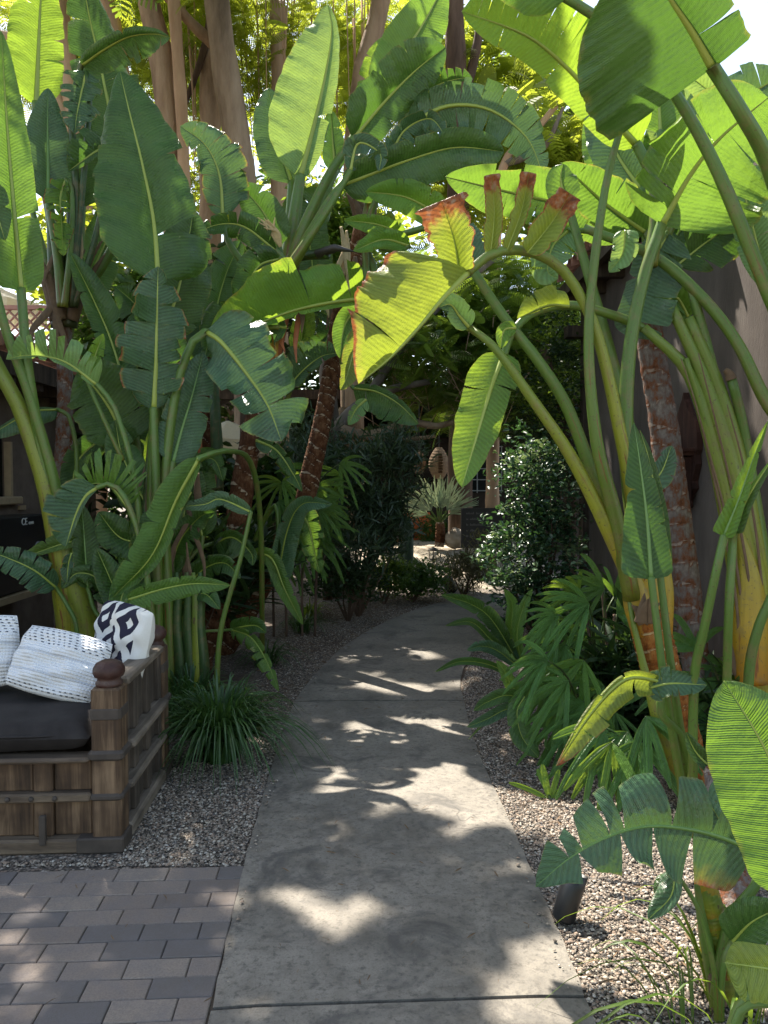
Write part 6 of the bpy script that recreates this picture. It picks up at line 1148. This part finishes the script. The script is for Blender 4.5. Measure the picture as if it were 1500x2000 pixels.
# broad-leaved plants leaning over the path edge
bp = tree('broadleaf_plant', 1010, gy(5.6), 5.6, 'dark broad-leaved plant leaning over the right path edge', 'plant')
for rib, d, w, mt in (([(1010, 1290), (960, 1210), (920, 1180), (862, 1162)], (5.7, 5.6), (14, 16), 'dark'), ([(1010, 1290), (960, 1250), (920, 1215), (870, 1222)], (5.6, 5.5), (8, 9), 'dark'), ([(1015, 1300), (980, 1250), (960, 1215), (930, 1200)], (5.7, 5.7), (14, 14), 'blue'), ([(1010, 1300), (970, 1270), (940, 1262), (912, 1270)], (5.5, 5.4), (12, 13), 'blue'), ([(1010, 1330), (960, 1300), (900, 1292), (850, 1312)], (5.3, 5.1), (7, 8), 'dark'), ([(1020, 1290), (1000, 1230), (1000, 1180), (985, 1150)], (5.8, 5.8), (12, 14), 'mid'), ([(1020, 1300), (1010, 1240), (1024, 1180), (1040, 1150)], (5.7, 5.7), (10, 12), 'mid')):
    leaf(bp, rib, d, w, mt, pr=(3, 2), fold=(22, 22), tb=.5, ts=.5)
bp2 = tree('broadleaf_plant', 1030, gy(4.6), 4.6, 'dark broad-leaved plant with drooping leaves on the gravel below the lady palm', 'plant')
for rib, d, w, mt in (([(1030, 1370), (990, 1358), (950, 1372), (925, 1388)], (4.5, 4.4), (13, 14), 'dark'), ([(1030, 1380), (990, 1385), (950, 1405), (912, 1420)], (4.5, 4.4), (12, 12), 'blue'), ([(1025, 1360), (1010, 1390), (1020, 1440), (1052, 1480)], (4.4, 4.3), (22, 20), 'dark'), ([(1030, 1370), (1000, 1340), (985, 1310), (970, 1290)], (4.6, 4.6), (12, 12), 'mid'), ([(1035, 1375), (990, 1390), (950, 1410), (915, 1444)], (4.5, 4.4), (3, 3), 'dark')):
    leaf(bp2, rib, d, w, mt, pr=(3, 2), fold=(18, 18), tb=.4, ts=.5)
# ---------------------------------------------------------------- far end of the path
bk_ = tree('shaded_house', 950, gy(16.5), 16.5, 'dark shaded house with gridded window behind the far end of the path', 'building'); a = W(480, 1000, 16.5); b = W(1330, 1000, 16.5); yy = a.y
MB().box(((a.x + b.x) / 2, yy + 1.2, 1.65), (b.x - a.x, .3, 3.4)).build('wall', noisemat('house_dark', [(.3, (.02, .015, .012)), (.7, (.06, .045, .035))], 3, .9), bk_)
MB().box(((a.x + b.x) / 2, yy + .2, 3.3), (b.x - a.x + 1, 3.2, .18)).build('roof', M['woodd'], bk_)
c = W(935, 915, 17.2); wn_ = MB()
for i in range(5): wn_.box((c.x - .55 + i * .275, yy + 1.0, c.z), (.022, .03, 1.1))
for i in range(5): wn_.box((c.x, yy + .995, c.z - .5 + i * .25), (1.15, .022, .022))
w_o = wn_.build('window', plain('window_bars', (.30, .32, .32), .5), bk_); MB().box((c.x, yy + 1.035, c.z), (1.14, .015, 1.08)).build('pane', M['glass_d'], w_o)
for x in (1130,): q = W(x, 1000, 16.6); MB().box((q.x, q.y, 1.62), (.16, .16, 3.26)).build('post', M['woodd'], bk_)
M['wicker'] = plain('wicker', (.26, .17, .10), .8, 0, .5, 60)
for i, (px, py, d, s, lb) in enumerate(((857, 905, 14.2, .30, 'open wicker pendant lantern hanging in the shade, the clearer of two'), (818, 903, 14.4, .22, 'smaller wicker pendant lantern half hidden by the oleander'), (672, 840, 11.6, .35, 'big round woven lantern hanging left of the feathery tree'))):
    c = W(px, py, d); t = thing('lantern', (c.x, c.y, c.z + s * 1.1), lb, 'lantern', 'wicker lanterns'); mb = MB(); prof = [(math.sin(math.pi * (.08 + .8 * k / 11)) ** .8, .5 - k / 11) for k in range(12)]
    n = 26; mb2 = []
    for k in range(11):
        r0, z0 = prof[k]; r1, z1 = prof[k + 1]
        for j in range(n):
            if 2 <= k <= 8 and j in (19, 20): continue
            vs = []
            for (rr, zz, jj) in ((r0, z0, j), (r0, z0, j + 1), (r1, z1, j + 1), (r1, z1, j)): aa = 6.2832 * jj / n; vs.append((c.x + rr * s * .62 * math.cos(aa), c.y + rr * s * .62 * math.sin(aa), c.z + zz * s * 1.9))
            mb.add(vs, [(0, 1, 2, 3)])
        mb.tube([(c.x + r0 * s * .63 * math.cos(6.2832 * j / 24), c.y + r0 * s * .63 * math.sin(6.2832 * j / 24), c.z + z0 * s * 1.9) for j in range(25)], .006, 4, False)
    mb.build('shade', M['wicker'], t); MB().tube([(c.x, c.y, c.z + s * .9), (c.x, c.y, 3.25 if d > 13 else c.z + 1.2)], .008, 5).build('cord', M['black'], t)
# raised sandy bed
rows = []; sbm = MB(); nx, ny = 26, 14; A1 = W(700, 1000, 11.4); vs = []
for j in range(ny):
    for i in range(nx):
        x = -1.2 + 4.2 * i / (nx - 1); y = 11.3 + 4.2 * j / (ny - 1); e = min(1, j / 6) * min(1, (nx - 1 - i) / 3) * min(1, i / 3); vs.append((x, y, GZ - .03 + .52 * smooth01(e) + rnd.uniform(-.015, .015)))
sbm.add(vs, [(j * nx + i, j * nx + i + 1, (j + 1) * nx + i + 1, (j + 1) * nx + i) for j in range(ny - 1) for i in range(nx - 1)])
tag(sbm.build('terrain', noisemat('sand_bed', [(.3, (.3, .25, .19)), (.55, (.46, .4, .31)), (.75, (.55, .48, .39))], 14, .95, .6, .02, (1, 1, 1), 8, .1, 60), None, True), kind='structure')
# silver fan palm
fp = tree('fan_palm', 858, 1062, 13.0, 'small silver blue fan palm with stubby trunk on the sandy bed', 'plant'); fp.location.z = .45
M['silver'] = leafmat('silver_palm', (.17, .25, .17), (.28, .36, .26), (.35, .4, .2), .25, .5, 30)
ptrunk(fp, [(858, 1068), (860, 1040), (859, 1020)], (13, 13), [9, 10, 8], 'tr_rust', 'trunk', 12)
for i, (a, ln, sp) in enumerate(((128, 84, 60), (100, 88, 50), (78, 84, 50), (55, 84, 50), (35, 78, 45), (150, 70, 45), (88, 60, 40))):
    x = 858 + 26 * math.cos(R(a)); y = 1018 - 26 * math.sin(R(a)); o = fan(fp, x, y, 13 + (i % 3) * .12, a, ln - 22, 15, sp + 34, .022, .06, 'silver', .1, 700 + i); stalk(o, [(858, 1022), (x, y)], (13, 13), [2, 1.6], 'stalk', 'leaf_stalk', 6)
bo = MB(); vs = []; c = W(890, 1052, 13.0); nb = 14
for j in range(9):
    for i in range(nb):
        th = math.pi * j / 8; ph = 6.2832 * i / nb; r = .17 * (1 + .13 * math.sin(3 * ph + j) + .08 * math.cos(5 * th + i)); vs.append((c.x + r * math.sin(th) * math.cos(ph) * 1.1, c.y + r * math.sin(th) * math.sin(ph), c.z + r * math.cos(th) * .95))
bo.add(vs, [(j * nb + i, j * nb + (i + 1) % nb, (j + 1) * nb + (i + 1) % nb, (j + 1) * nb + i) for j in range(8) for i in range(nb)])
tag(bo.build('boulder', noisemat('boulder_stone', [(.3, (.22, .17, .12)), (.6, (.4, .34, .27)), (.8, (.3, .29, .28))], 6, .9, .5), None, True), 'tan boulder beside the fan palm and the dark sign', 'rock')
# dark sign with rows of small faint lettering
sg = tree('sign', 950, 1080, 12.4, 'dark sign board with rows of faint lettering beside the hedge', 'sign'); q0, q1 = W(900, 1070, 12.4), W(1000, 992, 12.4); sz_ = q1.z - q0.z
MB().box(((q0.x + q1.x) / 2, q0.y, (q0.z + q1.z) / 2), (q1.x - q0.x, .05, sz_), bev=.006).build('board', plain('sign_board', (.018, .016, .016), .5), sg)
mb = MB(); ml = plain('faint_lettering', (.12, .115, .11), .7)
for r_, (n_, ws) in enumerate(((3, (.12, .10, .07)), (3, (.02, .17, .12)), (3, (.02, .24, .09)), (2, (.02, .10)), (2, (.02, .05)))):
    x = q0.x + .09
    for w_ in ws:
        k = x
        while k < x + w_: h_ = rnd.choice((.022, .022, .034)); mb.box((k, q0.y - .0275, q1.z - .10 - r_ * .092 + h_ / 2), (.012, .004, h_)); k += .018
        x += w_ + .04
mb.build('lettering', ml, sg)
for x in (q0.x + .1, q1.x - .1): MB().box((x, q0.y + .05, q0.z / 2), (.05, .04, q0.z + .3)).build('post', M['woodd'], sg)
cc = thing('column_cactus', W(795, 1100, 11.7), 'dark green column cactus at the left edge of the sandy bed', 'cactus')
def cactus(px, y0, y1, d, r):
    a, b = W(px, y0, d), W(px, y1, d); mb = MB(); n = 20; vs = []; fs = []; 
    for k in range(10):
        t = k / 9; s = r * math.sqrt(max(.02, 1 - max(0, (t - .85) / .15) ** 2))
        for j in range(n): rr = s * (1 + (.16 if j % 2 else -.1)); vs.append((a.x + rr * math.cos(6.2832 * j / n), a.y + rr * math.sin(6.2832 * j / n), a.z - .3 + (b.z - a.z + .3) * t))
    fs = [(k * n + j, k * n + (j + 1) % n, (k + 1) * n + (j + 1) % n, (k + 1) * n + j) for k in range(9) for j in range(n)]; return mb.add(vs, fs)
cactus(797, 1100, 1008, 11.7, .075).build('column', plain('cactus_green', (.03, .06, .035), .6), cc, True); cactus(786, 1100, 1058, 11.8, .06).build('column', plain('cactus_green2', (.03, .06, .035), .6), cc, True)
pl = thing('path_light', W(846, 1100, 11.3), 'small black lantern path light on a stake in the sandy bed', 'light'); c = W(846, 1082, 11.3)
mb = MB().lathe([(.001, .11), (.02, .10), (.085, .06), (.085, .05), (.06, .05), (.001, .05)], 12, Matrix.Translation(c)); mb.build('cap', M['black'], pl)
mb = MB().lathe([(.05, -.09), (.05, -.075), (.001, -.075)], 12, Matrix.Translation(c))
for k in range(4): mb.tube([c + Vector((.05 * math.cos(k * 1.571), .05 * math.sin(k * 1.571), -.08)), c + Vector((.06 * math.cos(k * 1.571), .06 * math.sin(k * 1.571), .05))], .006, 5)
mb.build('cage', M['black'], pl); MB().tube([c + Vector((0, 0, -.5)), c + Vector((0, 0, -.08))], .011, 6).build('stake', M['black'], pl)
# orange cushioned chairs in the shade
m_or = plain('orange_cloth', (.52, .12, .03), .9, 0, .25, 8); m_rd = plain('red_cloth', (.5, .05, .03), .9, 0, .25, 8)
def chair(px, py, d, m, lab, rz):
    g = W(px, py, d); g.z = GZ; t = thing('garden_chair', g, lab, 'chair', 'garden chairs in the shade'); Mx = Matrix.Translation(g) @ Matrix.Rotation(rz, 4, 'Z')
    mb = MB(); 
    mb.box((0, 0, .34), (.62, .6, .06), 0, Mx, .01); mb.build('seat', M['woodd'], t)
    for sx in (-1, 1):
        for sy in (-1, 1): MB().box((sx * .28, sy * .27, .3 if sy > 0 else .28), (.05, .05, .62 if sy < 0 else .6), 0, Mx).build('leg', M['woodd'], t)
    MB().box((0, 0, 0), (.6, .05, .62), 0, Mx @ Matrix.Translation((0, .3, .72)) @ Matrix.Rotation(R(-14), 4, 'X'), .015).build('backrest', M['woodd'], t)
    puffy('seat_cushion', 0, -.02, .44, .58, .56, .15, m, t, Mx, 14, 14, .3, .05, 1, 6)
    puffy('back_cushion', 0, 0, 0, .56, .5, .16, m, t, Mx @ Matrix.Translation((0, .2, .76)) @ Matrix.Rotation(R(76), 4, 'X'), 14, 14, .4, .08, 2, 6)
chair(822, 1068, 15.0, m_or, 'garden chair with orange cushions in the shade left of the fan palm', R(15)); chair(912, 1062, 15.6, m_rd, 'garden chair with red cushions in the shade behind the sign', R(-20)); chair(755, 1068, 14.6, m_or, 'garden chair with orange cushions mostly hidden behind the oleander', R(40))
# leaf litter
n = 620; reg = [[(572, 1366), (618, 1311), (758, 1211), (860, 1175), (840, 1150), (560, 1200), (470, 1380)], [(915, 1320), (1060, 1330), (1150, 1500), (1080, 1640), (990, 1560)], [(1100, 1800), (1300, 1700), (1480, 1980), (1190, 1990)]]
xy = scatter(reg, [260, 260, 260]); pos = np.concatenate([xy, np.full((len(xy), 1), GZ + .012)], 1)
tag(stamp('fallen_leaves', pos, .02 + .045 * nprng.random(len(pos)), T_NARROW, M['dry'], None, (-.1, .2)), 'dry brown leaf litter on the soil and gravel beds', None, None, 'stuff')

# a few dry leaves and crumbs lying on the path and paving
xy = scatter([[(413, 1966), (475, 1690), (574, 1369), (906, 1367), (1040, 1700), (1143, 1942)], [(0, 1990), (0, 1700), (460, 1700), (400, 1990)], [(580, 1360), (900, 1360), (930, 1260), (760, 1215)]], [60, 34, 34])
tag(stamp('fallen_leaves', np.concatenate([xy, np.full((len(xy), 1), .012)], 1), .008 + .045 * nprng.random(len(xy)) ** 3, T_NARROW, M['dry'], None, (-.08, .15)), 'scattered dry leaf crumbs lying on the path and paving', None, None, 'stuff')
